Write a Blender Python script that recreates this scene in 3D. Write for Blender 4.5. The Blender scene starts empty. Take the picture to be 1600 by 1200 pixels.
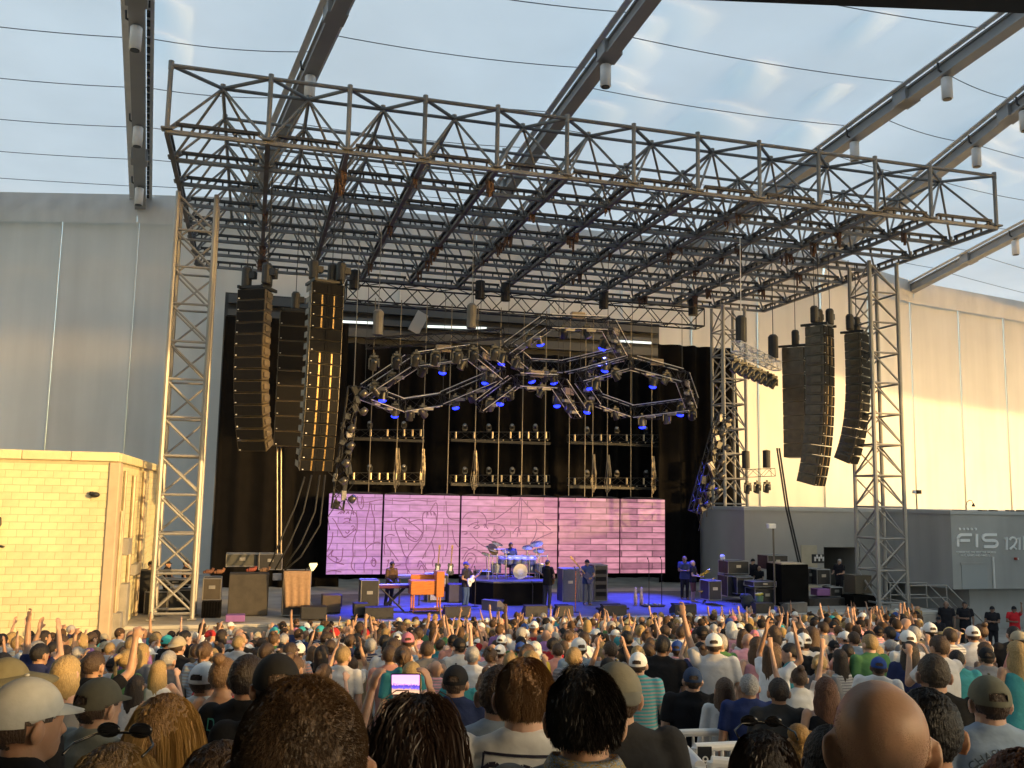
import bpy, bmesh, math, random
import numpy as np
from mathutils import Vector, Matrix, Euler

# ------------------------------------------------------------------ camera
sc = bpy.context.scene
COL = sc.collection
FPX = 1443.37                       # focal length in pixels of a 1600 px wide frame
CAM = Vector((-12.21, -28.50, 5.78))
YAW, PITCH, ROLL = 0.2723, 0.1234, 0.0182
_f = Vector((math.sin(YAW)*math.cos(PITCH), math.cos(YAW)*math.cos(PITCH), math.sin(PITCH)))
_r = Vector((math.cos(YAW), -math.sin(YAW), 0)); _u = _r.cross(_f)
_r2 = _r*math.cos(ROLL) + _u*math.sin(ROLL); _u2 = _u*math.cos(ROLL) - _r*math.sin(ROLL)
cam = bpy.data.cameras.new('camera'); camo = bpy.data.objects.new('camera', cam); COL.objects.link(camo)
camo.matrix_world = Matrix(((_r2.x, _u2.x, -_f.x, CAM.x), (_r2.y, _u2.y, -_f.y, CAM.y), (_r2.z, _u2.z, -_f.z, CAM.z), (0, 0, 0, 1)))
cam.sensor_width = 36.0; cam.lens = FPX/1600*36; cam.clip_start = 0.05; cam.clip_end = 3000
sc.camera = camo

# ------------------------------------------------------------------ sky, sun, exposure
SUN_AZ = math.radians(40)           # sun stands behind the camera, this far round to the right
SUN_EL = math.radians(8)
w = bpy.data.worlds.new('World'); sc.world = w; w.use_nodes = True
nt = w.node_tree; nt.nodes.clear()
sky = nt.nodes.new('ShaderNodeTexSky'); sky.sky_type = 'NISHITA'; sky.sun_disc = False
sky.sun_elevation = SUN_EL; sky.sun_rotation = math.pi - SUN_AZ
sky.air_density = 1.0; sky.dust_density = 1.5; sky.ozone_density = 1.2
bg = nt.nodes.new('ShaderNodeBackground'); bg.inputs[1].default_value = 0.15
wo = nt.nodes.new('ShaderNodeOutputWorld')
nt.links.new(sky.outputs[0], bg.inputs[0]); nt.links.new(bg.outputs[0], wo.inputs[0])
sl = bpy.data.lights.new('sun', 'SUN'); sl.energy = 2.0; sl.angle = math.radians(0.5); sl.color = (0.57, 0.36, 0.15)
so = bpy.data.objects.new('sun', sl); COL.objects.link(so)
to_sun = Vector((math.sin(SUN_AZ)*math.cos(SUN_EL), -math.cos(SUN_AZ)*math.cos(SUN_EL), math.sin(SUN_EL)))
so.rotation_euler = to_sun.to_track_quat('Z', 'Y').to_euler(); so.location = (40, -60, 60)
sc.view_settings.view_transform = 'Standard'; sc.view_settings.look = 'None'
sc.view_settings.exposure = 2.1; sc.view_settings.gamma = 1.0; sc.view_settings.use_curve_mapping = False
sc.view_settings.use_white_balance = True; sc.view_settings.white_balance_temperature = 7400; sc.view_settings.white_balance_tint = 8
sc.render.engine = 'CYCLES'
sc.cycles.use_denoising = True
sc.cycles.max_bounces = 8; sc.cycles.diffuse_bounces = 4; sc.cycles.glossy_bounces = 3; sc.cycles.transmission_bounces = 4; sc.cycles.transparent_max_bounces = 8
sc.cycles.sample_clamp_indirect = 6.0; sc.cycles.caustics_reflective = False; sc.cycles.caustics_refractive = False

# ------------------------------------------------------------------ helpers
def ray(u, v):
    return _r2*((u-800)/FPX) - _u2*((v-600)/FPX) + _f
def at(u, v, y):
    d = ray(u, v); return CAM + d*((y-CAM.y)/d.y)
def atz(u, v, z):
    d = ray(u, v); return CAM + d*((z-CAM.z)/d.z)
def atd(u, v, dist):
    return CAM + ray(u, v)*dist
def V(*a): return Vector(a)

MATS = {}
def mat(name, col, rough=0.6, metal=0.0, nscale=0, namt=0.0, bump=0.0, bscale=None, spec=0.5, objcol=False, detail=3, stretch=None, trans=0.0, coord='Object'):
    if name in MATS: return MATS[name]
    m = bpy.data.materials.new(name); m.use_nodes = True; t = m.node_tree; n = t.nodes; p = n['Principled BSDF']
    p.inputs['Roughness'].default_value = rough; p.inputs['Metallic'].default_value = metal
    p.inputs['Specular IOR Level'].default_value = spec
    p.inputs['Base Color'].default_value = (*col, 1)
    src = None
    if objcol:
        oi = n.new('ShaderNodeObjectInfo'); src = oi.outputs['Color']
    if nscale:
        tc = n.new('ShaderNodeTexCoord'); nz = n.new('ShaderNodeTexNoise'); nz.inputs['Scale'].default_value = nscale; nz.inputs['Detail'].default_value = detail
        if stretch:
            mp = n.new('ShaderNodeMapping'); mp.inputs['Scale'].default_value = stretch
            t.links.new(tc.outputs[coord], mp.inputs[0]); t.links.new(mp.outputs[0], nz.inputs['Vector'])
        else: t.links.new(tc.outputs[coord], nz.inputs['Vector'])
        mr = n.new('ShaderNodeMapRange'); mr.inputs[1].default_value = 0.25; mr.inputs[2].default_value = 0.75
        mr.inputs[3].default_value = 1-namt; mr.inputs[4].default_value = 1+namt
        t.links.new(nz.outputs['Fac'], mr.inputs[0])
        mx = n.new('ShaderNodeMix'); mx.data_type = 'RGBA'; mx.blend_type = 'MULTIPLY'; mx.inputs[0].default_value = 1
        if src: t.links.new(src, mx.inputs[6])
        else: mx.inputs[6].default_value = (*col, 1)
        t.links.new(mr.outputs[0], mx.inputs[7]); src = mx.outputs[2]
        if bump:
            bp = n.new('ShaderNodeBump'); bp.inputs['Strength'].default_value = bump; bp.inputs['Distance'].default_value = 0.02
            if bscale:
                nz2 = n.new('ShaderNodeTexNoise'); nz2.inputs['Scale'].default_value = bscale; nz2.inputs['Detail'].default_value = 3
                t.links.new(tc.outputs[coord], nz2.inputs['Vector']); t.links.new(nz2.outputs['Fac'], bp.inputs['Height'])
            else: t.links.new(nz.outputs['Fac'], bp.inputs['Height'])
            t.links.new(bp.outputs[0], p.inputs['Normal'])
    if src: t.links.new(src, p.inputs['Base Color'])
    MATS[name] = m; return m
def emit(name, col, strength, base=(0.02, 0.02, 0.02)):
    if name in MATS: return MATS[name]
    m = mat(name, base, 0.3); p = m.node_tree.nodes['Principled BSDF']
    p.inputs['Emission Color'].default_value = (*col, 1); p.inputs['Emission Strength'].default_value = strength
    return m

ORG = {}
def link(o): COL.objects.link(o); return o
def setp(o, label=None, cat=None, group=None, kind=None):
    if label: o['label'] = label
    if cat: o['category'] = cat
    if group: o['group'] = group
    if kind: o['kind'] = kind
    return o
def thing(name, label, cat, loc=(0, 0, 0), rotz=0.0, group=None):
    o = bpy.data.objects.new(name, None); link(o); o.location = loc; o.rotation_euler = (0, 0, rotz)
    o.empty_display_size = 0.1
    ORG[o.name] = Vector(loc) if not rotz else None
    return setp(o, label, cat, group)
def org(parent):
    if parent is None: return Vector((0, 0, 0))
    v = ORG.get(parent.name)
    return v if v is not None else Vector((0, 0, 0))

class MB:
    """collects shapes; build() links them as one mesh object"""
    def __init__(s): s.v = []; s.f = []; s.m = []
    def add(s, vs, fs, mi=0):
        b = len(s.v); s.v += [tuple(x) for x in vs]; s.f += [tuple(b+i for i in f) for f in fs]; s.m += [mi]*len(fs); return s
    def box(s, c, size, R=None, mi=0, taper=1.0):
        hx, hy, hz = size[0]/2, size[1]/2, size[2]/2; c = Vector(c); vs = []
        for sz in (-1, 1):
            k = taper if sz > 0 else 1.0
            for sx, sy in ((-1, -1), (1, -1), (1, 1), (-1, 1)):
                p = Vector((sx*hx*k, sy*hy*k, sz*hz))
                vs.append(c + (R @ p if R else p))
        return s.add(vs, [(3, 2, 1, 0), (4, 5, 6, 7), (0, 1, 5, 4), (1, 2, 6, 5), (2, 3, 7, 6), (3, 0, 4, 7)], mi)
    def bx(s, x0, x1, y0, y1, z0, z1, mi=0):
        return s.box(((x0+x1)/2, (y0+y1)/2, (z0+z1)/2), (abs(x1-x0), abs(y1-y0), abs(z1-z0)), None, mi)
    def bevbox(s, c, size, b=0.02, R=None, mi=0):
        bm = bmesh.new(); bmesh.ops.create_cube(bm, size=1)
        for v in bm.verts: v.co = Vector((v.co.x*size[0], v.co.y*size[1], v.co.z*size[2]))
        bmesh.ops.bevel(bm, geom=list(bm.edges), offset=b, segments=1, affect='EDGES')
        bm.verts.index_update(); c = Vector(c)
        s.add([c + (R @ v.co if R else v.co) for v in bm.verts], [[v.index for v in f.verts] for f in bm.faces], mi); bm.free(); return s
    def tube(s, p0, p1, r, n=8, r1=None, mi=0, cap=True):
        p0 = Vector(p0); p1 = Vector(p1); d = p1-p0
        if d.length < 1e-6: return s
        q = d.to_track_quat('Z', 'Y'); r1 = r if r1 is None else r1; vs = []
        for p, rr in ((p0, r), (p1, r1)):
            for k in range(n):
                a = 2*math.pi*k/n; vs.append(p + q @ Vector((rr*math.cos(a), rr*math.sin(a), 0)))
        fs = [(k, (k+1) % n, n+(k+1) % n, n+k) for k in range(n)]
        if cap: fs += [tuple(range(n-1, -1, -1)), tuple(range(n, 2*n))]
        return s.add(vs, fs, mi)
    def path(s, pts, r, n=6, mi=0):
        pts = [Vector(p) for p in pts]; vs = []; N = len(pts)
        for i, p in enumerate(pts):
            d = (pts[min(i+1, N-1)]-pts[max(i-1, 0)])
            q = d.to_track_quat('Z', 'Y'); rr = r(i/(N-1)) if callable(r) else r
            for k in range(n):
                a = 2*math.pi*k/n; vs.append(p + q @ Vector((rr*math.cos(a), rr*math.sin(a), 0)))
        fs = [(i*n+k, i*n+(k+1) % n, (i+1)*n+(k+1) % n, (i+1)*n+k) for i in range(N-1) for k in range(n)]
        fs += [tuple(range(n-1, -1, -1)), tuple(range((N-1)*n, N*n))]
        return s.add(vs, fs, mi)
    def lathe(s, prof, c=(0, 0, 0), n=16, R=None, mi=0):
        c = Vector(c); vs = []; N = len(prof)
        for r, z in prof:
            for k in range(n):
                a = 2*math.pi*k/n; p = Vector((r*math.cos(a), r*math.sin(a), z)); vs.append(c + (R @ p if R else p))
        fs = [(i*n+k, i*n+(k+1) % n, (i+1)*n+(k+1) % n, (i+1)*n+k) for i in range(N-1) for k in range(n)]
        if prof[0][0] > 1e-4: fs.append(tuple(range(n-1, -1, -1)))
        if prof[-1][0] > 1e-4: fs.append(tuple(range((N-1)*n, N*n)))
        return s.add(vs, fs, mi)
    def ell(s, c, rad, R=None, n=12, m=8, mi=0):
        prof = [(math.sin(math.pi*i/m), -math.cos(math.pi*i/m)) for i in range(m+1)]; c = Vector(c); vs = []
        for r, z in prof:
            for k in range(n):
                a = 2*math.pi*k/n; p = Vector((r*math.cos(a)*rad[0], r*math.sin(a)*rad[1], z*rad[2])); vs.append(c + (R @ p if R else p))
        fs = [(i*n+k, i*n+(k+1) % n, (i+1)*n+(k+1) % n, (i+1)*n+k) for i in range(m) for k in range(n)]
        return s.add(vs, fs, mi)
    def prism(s, poly, d0, d1, R=None, c=(0, 0, 0), mi=0):
        """polygon in local XZ, extruded along local Y from d0 to d1"""
        c = Vector(c); n = len(poly); vs = []
        for y in (d0, d1):
            for x, z in poly:
                p = Vector((x, y, z)); vs.append(c + (R @ p if R else p))
        fs = [tuple(range(n)), tuple(range(2*n-1, n-1, -1))] + [(k, n+k, n+(k+1) % n, (k+1) % n) for k in range(n)]
        return s.add(vs, fs, mi)
    def mesh(s, name, mats, smooth=False, off=None):
        me = bpy.data.meshes.new(name)
        vs = s.v if off is None else [(x-off.x, y-off.y, z-off.z) for x, y, z in s.v]
        me.from_pydata(vs, [], s.f)
        if not isinstance(mats, (list, tuple)): mats = [mats]
        for m in mats: me.materials.append(m)
        if len(mats) > 1: me.polygons.foreach_set('material_index', s.m)
        if smooth: me.polygons.foreach_set('use_smooth', [True]*len(me.polygons))
        me.update(); return me
    def build(s, name, mats, parent=None, smooth=False, at=None):
        """coordinates are world ones; under a parent they become local to it. AT: the object's own origin"""
        o_ = org(parent); a = Vector(at) if at is not None else o_
        o = bpy.data.objects.new(name, s.mesh(name, mats, smooth, a)); link(o)
        if parent: o.parent = parent
        o.location = a - o_; ORG[o.name] = a
        return o
def child(name, me, parent, loc=(0, 0, 0), rot=(0, 0, 0), scale=(1, 1, 1)):
    o = bpy.data.objects.new(name, me); link(o); o.parent = parent; o.location = loc; o.rotation_euler = rot; o.scale = scale; return o

_UC = {}
def unit_tube(m, n=8):
    k = (m.name, n)
    if k not in _UC: _UC[k] = MB().tube((0, 0, 0), (0, 0, 1), 1, n).mesh('tube', m)
    return _UC[k]
def bar(p0, p1, r, m, name, parent, n=8):
    """a straight tube as an object of its own; all share one mesh"""
    p0 = Vector(p0); p1 = Vector(p1); d = p1-p0
    o = bpy.data.objects.new(name, unit_tube(m, n)); link(o); o.parent = parent; o.location = p0-org(parent)
    o.rotation_mode = 'QUATERNION'; o.rotation_quaternion = d.to_track_quat('Z', 'Y'); o.scale = (r, r, d.length)
    return o
def copy_tree(o, parent=None):
    c = o.copy(); link(c)
    if parent: c.parent = parent
    for ch in o.children: copy_tree(ch, c)
    return c
def RZ(a): return Matrix.Rotation(a, 3, 'Z')
def RX(a): return Matrix.Rotation(a, 3, 'X')
def RY(a): return Matrix.Rotation(a, 3, 'Y')

# ------------------------------------------------------------------ materials
M = dict(
 steel=mat('roof_steel', (0.19, 0.19, 0.187), 0.55, 0.1, 1.3, 0.25, 0.0),
 steeld=mat('roof_steel_dark', (0.035, 0.035, 0.037), 0.5, 0.1, 2, 0.3),
 rust=mat('rusty_strap', (0.13, 0.075, 0.05), 0.9, 0, 6, 0.5),
 joist=mat('joist_steel', (0.155, 0.146, 0.137), 0.6, 0.1, 1.5, 0.3),
 alu=mat('tower_aluminium', (0.32, 0.31, 0.295), 0.45, 0.3, 3, 0.15),
 chrome=mat('bright_aluminium', (0.70, 0.68, 0.64), 0.28, 0.9, 4, 0.1),
 black=mat('black_metal', (0.014, 0.014, 0.015), 0.45, 0.2, 4, 0.3),
 blackp=mat('black_paint', (0.018, 0.018, 0.02), 0.55, 0, 4, 0.4, 0.15, 60),
 grille=mat('speaker_grille', (0.010, 0.010, 0.011), 0.7, 0.0, 90, 0.4, 0.3, spec=0.1),
 drape=mat('black_drape', (0.006, 0.0055, 0.0055), 0.95, 0, 2, 0.3, spec=0.1),
 concrete=mat('stage_concrete', (0.36, 0.34, 0.31), 0.85, 0, 1.2, 0.18, 0.2, 25),
 white=mat('white_paint', (0.75, 0.74, 0.72), 0.5, 0, 3, 0.06),
 greyb=mat('grey_render', (0.40, 0.40, 0.39), 0.85, 0, 0.5, 0.07, 0.15, 30),
 block=mat('painted_block', (0.74, 0.65, 0.39), 0.8, 0, 5, 0.06, 0.25, 40),
 wood=mat('organ_wood', (0.55, 0.17, 0.03), 0.4, 0, 5, 0.25, stretch=(1, 1, 8)),
 case=mat('flight_case', (0.02, 0.02, 0.022), 0.5, 0, 8, 0.3),
 cable=mat('cable', (0.015, 0.015, 0.015), 0.6),
)
def vary(m, amt=.06, streak=.08, sc=(1.2, 1.2, .12)):
    """piece-to-piece tone and rain streaks in world space"""
    t = m.node_tree; n = t.nodes; p = n['Principled BSDF']; src = p.inputs['Base Color'].links[0].from_socket
    oi = n.new('ShaderNodeObjectInfo'); mr = n.new('ShaderNodeMapRange'); mr.inputs[3].default_value = 1-amt; mr.inputs[4].default_value = 1+amt*.5; t.links.new(oi.outputs['Random'], mr.inputs[0])
    g = n.new('ShaderNodeNewGeometry'); mp = n.new('ShaderNodeMapping'); mp.inputs['Scale'].default_value = sc; nz = n.new('ShaderNodeTexNoise'); nz.inputs['Scale'].default_value = 1.0; nz.inputs['Detail'].default_value = 6
    t.links.new(g.outputs['Position'], mp.inputs[0]); t.links.new(mp.outputs[0], nz.inputs['Vector'])
    m2 = n.new('ShaderNodeMapRange'); m2.inputs[1].default_value = .3; m2.inputs[2].default_value = .7; m2.inputs[3].default_value = 1-streak; m2.inputs[4].default_value = 1+streak*.4; t.links.new(nz.outputs['Fac'], m2.inputs[0])
    mu = n.new('ShaderNodeMath'); mu.operation = 'MULTIPLY'; t.links.new(mr.outputs[0], mu.inputs[0]); t.links.new(m2.outputs[0], mu.inputs[1])
    mx = n.new('ShaderNodeMix'); mx.data_type = 'RGBA'; mx.blend_type = 'MULTIPLY'; mx.inputs[0].default_value = 1; t.links.new(src, mx.inputs[6]); t.links.new(mu.outputs[0], mx.inputs[7]); t.links.new(mx.outputs[2], p.inputs['Base Color'])
vary(M['block'], .09, .12, (.9, .9, .35)); vary(M['greyb'], .0, .14); vary(M['concrete'], .08, .2, (.8, .8, .5)); vary(M['steel'], .22, .1, (1, 1, 1)); vary(M['joist'], .25, .15, (1, 1, 1)); vary(M['alu'], .15, .12, (1, 1, 1))
random.seed(7)
# ================================================================== ground and floor
STAGE_Z = 1.5
def floor_z(x, y):
    if y > 2: return 0.0
    if y > -21.6: return (2-y)*0.116
    return 23.6*0.116 + (-21.6-y)*0.184
ys = [-120, -60, -46, -40, -34] + [-32+0.5*k for k in range(67)] + [30, 60]
xs = [-60, -30, -20, -10, 0, 10, 20, 30, 60, 120]
mb = MB(); n = len(xs)
for y in ys:
    for x in xs: mb.v.append((x, y, floor_z(x, max(y, -40.0))))
for j in range(len(ys)-1):
    for i in range(n-1): mb.f.append((j*n+i, j*n+i+1, (j+1)*n+i+1, (j+1)*n+i)); mb.m.append(0)
setp(mb.build('audience_floor', M['concrete']), kind='structure')
g = MB().add([(-1500, -1500, -0.05), (1500, -1500, -0.05), (1500, 1500, -0.05), (-1500, 1500, -0.05)], [(0, 1, 2, 3)])
setp(g.build('ground', mat('ground_asphalt', (0.06, 0.06, 0.058), 0.9, 0, 0.4, 0.25)), kind='structure')

# ================================================================== the stage
stage = thing('stage', 'broad concrete stage with blue carpeted deck behind the crowd', 'stage', (0, 4, 0))
SX0, SX1 = -16.6, 15.6
def carpet():
    m = mat('deck_carpet', (0.10, 0.10, 0.115), 0.75, 0, 3, 0.25); return m
MB().bx(SX0, SX1, 4.0, 24, 0.0, STAGE_Z-0.02).build('deck_base', M['concrete'], stage)
MB().bx(-9.6, 9.2, 4.35, 13.2, STAGE_Z-0.019, STAGE_Z).build('deck_carpet', carpet(), stage)
MB().bx(SX0, SX1, 3.96, 4.34, STAGE_Z-0.10, STAGE_Z+0.004).build('deck_edge', mat('edge_concrete', (0.46, 0.44, 0.40), 0.8, 0, 2, 0.15), stage)
# fascia slabs
slab = MB().bevbox((0, 0, 0), (2.62, 0.07, 1.36), 0.012).mesh('fascia_slab', M['concrete'])
k = 0; x = SX0+1.34
while x < SX1:
    child('fascia_slab', slab, stage, (x, -0.036, 0.70)); x += 2.655

# ================================================================== stage roof space frame
BAY = 2.44; RZ0, RZ1 = 16.60, 18.64
def RXi(i): return -15.17 if i == 0 else (15.17 if i == 12 else i*BAY-14.67)
def RP(i, j, top=False): return V(RXi(i), j*BAY, RZ1 if top else RZ0)
roof = thing('stage_roof', 'huge grey steel space frame roof over the stage', 'roof', (0, 0, RZ0))
def joist_mesh(L, m0, m1):
    b = MB()
    b.box((L/2, 0, -0.06), (L-0.02, 0.14, 0.12), mi=0)
    b.box((L/2, 0, 0.20), (L-0.50, 0.16, 0.09), mi=1)
    for k in range(5): b.box((L*(0.14+0.18*k), 0, 0.06), (0.06, 0.06, 0.18), mi=1)
    b.box((0.19, 0, 0.09), (0.28, 0.05, 0.06), RY(-0.6), mi=0); b.box((L-0.19, 0, 0.09), (0.28, 0.05, 0.06), RY(0.6), mi=0)
    return b.mesh('joist', [m0, m1])
jm = {}
def joist(p, q, brown):
    L = round((q-p).length, 3)
    if (L, brown) not in jm: jm[(L, brown)] = joist_mesh(L, M['joist'] if brown else M['steel'], M['steeld'])
    child('joist', jm[(L, brown)], roof, p-V(0, 0, RZ0), (0, 0, math.atan2(q.y-p.y, q.x-p.x)))
def ok(i, j): return 0 <= i <= 12 and 0 <= j <= 7 
for j in range(8):
    for i in range(13):
        if ok(i, j) and ok(i+1, j): joist(RP(i, j), RP(i+1, j), False)
        if ok(i, j) and ok(i, j+1): joist(RP(i, j)-V(0, 0, 0.012), RP(i, j+1)-V(0, 0, 0.012), True)
plate = MB().bevbox((0, 0, 0.02), (0.34, 0.34, 0.07), 0.02).tube((0, 0, -0.1), (0, 0, 0.26), 0.07).mesh('node_plate', M['steel'])
for j in range(8):
    for i in range(13):
        if ok(i, j): child('node_plate', plate, roof, RP(i, j)-V(0, 0, RZ0))
def TN(i, j): return V((RXi(i)+RXi(i+1))/2, (j+0.5)*BAY, RZ1)
def okc(i, j): return ok(i, j) and ok(i+1, j) and ok(i, j+1) and ok(i+1, j+1)
rear_d = MB()
cap = MB().tube((0, 0, -0.14), (0, 0, 0.14), 0.085).mesh('node_cap', M['steel'])
for i in range(13):
    bar(RP(i, 0), RP(i, 0, True), 0.075, M['steel'], 'post', roof)
    child('node_cap', cap, roof, RP(i, 0, True)-V(0, 0, RZ0))
    if i < 12:
        bar(RP(i, 0, True), RP(i+1, 0, True), 0.070, M['steel'], 'top_chord', roof)
        for s in (0, 1): bar(RP(i+s, 0, True), TN(i, 0), 0.062, M['steel'], 'top_chord', roof)
for j in range(7):
    for i in range(12):
        if not okc(i, j): continue
        child('node_cap', cap, roof, TN(i, j)-V(0, 0, RZ0))
        for a in (0, 1):
            for b_ in (0, 1):
                if j == 6: rear_d.tube(TN(i, j), RP(i+a, j+b_), 0.045, 8)
                else: bar(TN(i, j), RP(i+a, j+b_), 0.045, M['steel'], 'diagonal', roof)
        if okc(i+1, j): bar(TN(i, j), TN(i+1, j), 0.062, M['steel'], 'top_chord', roof)
        if okc(i, j+1): bar(TN(i, j), TN(i, j+1), 0.062, M['steel'], 'top_chord', roof)
setp(rear_d.build('rear_diagonal', M['steel'], roof), kind='stuff')
# rags of old slings on the joists
def sling(k):
    r = random.Random(k); b = MB()
    for q in range(4):
        x, y = r.uniform(-.16, .16), r.uniform(-.16, .16); L = r.uniform(.25, .75)
        b.box((x, y, -L/2), (r.uniform(.05, .12), r.uniform(.05, .12), L), RX(r.uniform(-.2, .2)) @ RZ(r.uniform(0, 3)))
    for q in range(3): b.box((0, 0, -.06-.05*q), (.24, .24, .035), RZ(r.uniform(0, 3)))
    return b.mesh('sling', M['rust'])
slm = [sling(k) for k in range(4)]
rr = random.Random(3)
for k in range(46):
    i = rr.randint(1, 11); j = rr.randint(1, 7); f = rr.choice([0, 0, 0.35, 0.6])
    child('sling', slm[k % 4], roof, RP(i, j)-V(0, f*BAY, RZ0+0.05), (0, 0, rr.uniform(0, 6)), [rr.uniform(.5, .95)]*3)

# ================================================================== towers
def tower(label, x0, x1, y0, y1, z1, pitch=1.33, xb=2):
    t = thing('lattice_tower', label, 'tower', ((x0+x1)/2, (y0+y1)/2, STAGE_Z), group='lattice towers carrying the stage roof')
    c = [(x0, y0), (x1, y0), (x1, y1), (x0, y1)]
    for x, y in c:
        bar((x, y, STAGE_Z), (x, y, z1), 0.088, M['alu'], 'leg', t)
        MB().bevbox((x, y, STAGE_Z+0.03), (0.30, 0.30, 0.05), 0.01).build('foot_plate', M['alu'], t)
    z = STAGE_Z+0.22; k = 0
    while z < z1-0.2:
        for e in range(4):
            a, b = c[e], c[(e+1) % 4]
            bar((*a, z), (*b, z), 0.044, M['alu'], 'rung', t)
            zt = min(z+pitch, z1)
            if k < xb or (e % 2 == 0): bar((*a, zt-.05), (*b, z+.05), 0.040, M['alu'], 'brace', t)
            if k < xb or (e % 2 == 1): bar((*a, z+.05), (*b, zt-.05), 0.040, M['alu'], 'brace', t)
            if k >= xb and e == 2: bar((*a, z+.05), (*b, zt-.05), 0.036, M['alu'], 'brace', t)
        z += pitch; k += 1
    return t
tower('lattice tower under the left front corner of the stage roof, beside the cream block building', -15.20, -13.90, 5.3, 6.6, 16.4)
tower('lattice tower under the right front corner of the stage roof, before the grey building', 13.35, 14.75, 5.3, 6.7, 16.4)
tower('slender lattice tower at the right rear of the stage, beside the black drape', 11.85, 13.15, 15.6, 16.9, 16.4)
# ================================================================== fabric roof and walls of the venue
def fabric_mat(name, col, tr, fac):
    m = bpy.data.materials.new(name); m.use_nodes = True; t = m.node_tree; n = t.nodes
    n.remove(n['Principled BSDF']); o = n['Material Output']
    d = n.new('ShaderNodeBsdfDiffuse'); d.inputs[0].default_value = (*col, 1)
    s = n.new('ShaderNodeBsdfTranslucent'); s.inputs[0].default_value = (*tr, 1)
    mx = n.new('ShaderNodeMixShader'); mx.inputs[0].default_value = fac
    tc = n.new('ShaderNodeTexCoord'); nz = n.new('ShaderNodeTexNoise'); nz.inputs['Scale'].default_value = 0.12; nz.inputs['Detail'].default_value = 4
    mr = n.new('ShaderNodeMapRange'); mr.inputs[1].default_value = .3; mr.inputs[2].default_value = .7; mr.inputs[3].default_value = .90; mr.inputs[4].default_value = 1.05
    cm = n.new('ShaderNodeMix'); cm.data_type = 'RGBA'; cm.blend_type = 'MULTIPLY'; cm.inputs[0].default_value = 1; cm.inputs[6].default_value = (*tr, 1)
    t.links.new(tc.outputs['Object'], nz.inputs['Vector']); t.links.new(nz.outputs['Fac'], mr.inputs[0]); t.links.new(mr.outputs[0], cm.inputs[7]); t.links.new(cm.outputs[2], s.inputs[0])
    t.links.new(d.outputs[0], mx.inputs[1]); t.links.new(s.outputs[0], mx.inputs[2]); t.links.new(mx.outputs[0], o.inputs[0])
    return m
FABRIC = fabric_mat('roof_fabric', (0.8, 0.8, 0.8), (0.85, 0.86, 0.88), 0.76)
EAVE = 23.78; SLOPE = 0.085
def solve_top(u, v, e):
    lo, hi = 5.0, 400.0
    for _ in range(60):
        t = (lo+hi)/2; p = CAM + ray(u, v)*t
        h = EAVE + SLOPE*math.hypot(p.x-e.x, p.y-e.y)
        if p.z < h: lo = t
        else: hi = t
    return CAM + ray(u, v)*lo
spec = [((220, 315), (215, 0)), ((386, 320), (528, 0)), ((743, 352), (1003, 0)), ((1080, 385), (1605, 5)), ((1280, 405), (1625, 130)), ((1420, 447), (1640, 330))]
beams = []
for (eu, ev), (tu, tv) in spec:
    e = atz(eu, ev, EAVE); t = solve_top(tu, tv, e); d = (t-e); d.z = 0; d.normalize()
    beams.append((e, d))
beams.insert(0, (V(-33.5, 35.5, EAVE), V(0.18, -0.98, 0).normalized()))
beams.insert(0, (V(-47, 39.5, EAVE), V(0.30, -0.95, 0).normalized()))
l_ = beams[-1]
beams.append((V(57, 38.5, EAVE), (l_[1]+V(-0.10, 0, 0)).normalized()))
beams.append((V(78, 43.5, EAVE), (l_[1]+V(-0.18, 0, 0)).normalized()))
beams.append((V(100, 50, EAVE), (l_[1]+V(-0.2, 0, 0)).normalized()))
YEND = -42.0; SUN_SCREEN = 3.0
def beam_pt(k, f, up=0.0):
    e, d = beams[k]; L = (YEND-e.y)/d.y
    return e + d*(L*f) + V(0, 0, SLOPE*L*f + up)
NB = len(beams)
groof = thing('fabric_roof', 'vast white translucent fabric roof spanning stage and audience', 'roof', (0, 0, EAVE))
def fab_pt(k, s, f):
    a = beam_pt(k, f, 0.30); b = beam_pt(k+1, f, 0.30); p = a.lerp(b, s); p.z -= 0.22*4*s*(1-s)*min(1, f*7)
    return p
# folds added to the cloth so their sunward flanks make light patches
sun_patch_folds = {2: [(262, 14, 40, 7), (262, 70, 40, 7)],
          4: [(1060, 22, 60, 10), (1000, 48, 40, 9), (985, 80, 45, 10), (960, 120, 50, 12), (985, 152, 55, 14), (930, 175, 45, 12), (1185, 105, 32, 9), (1190, 122, 30, 7), (1140, 172, 55, 12), (1120, 192, 60, 14), (1305, 142, 18, 6), (1268, 200, 35, 10), (1258, 216, 30, 8), (1370, 30, 25, 9)],
          6: [(1560, 205, 40, 8), (1575, 185, 35, 8), (1540, 232, 40, 8), (1520, 255, 40, 8), (1560, 270, 40, 9), (1500, 290, 40, 9)]}
SUNH = V(math.sin(SUN_AZ), -math.cos(SUN_AZ), 0); SUNX = V(SUNH.y, -SUNH.x, 0)
def plane_hit(k, u, v):
    a, b, c = fab_pt(k, 0, .02), fab_pt(k, 1, .02), fab_pt(k, .5, .5); nn_ = (b-a).cross(c-a); r_ = ray(u, v); return CAM + r_*((a-CAM).dot(nn_)/r_.dot(nn_))
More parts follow.
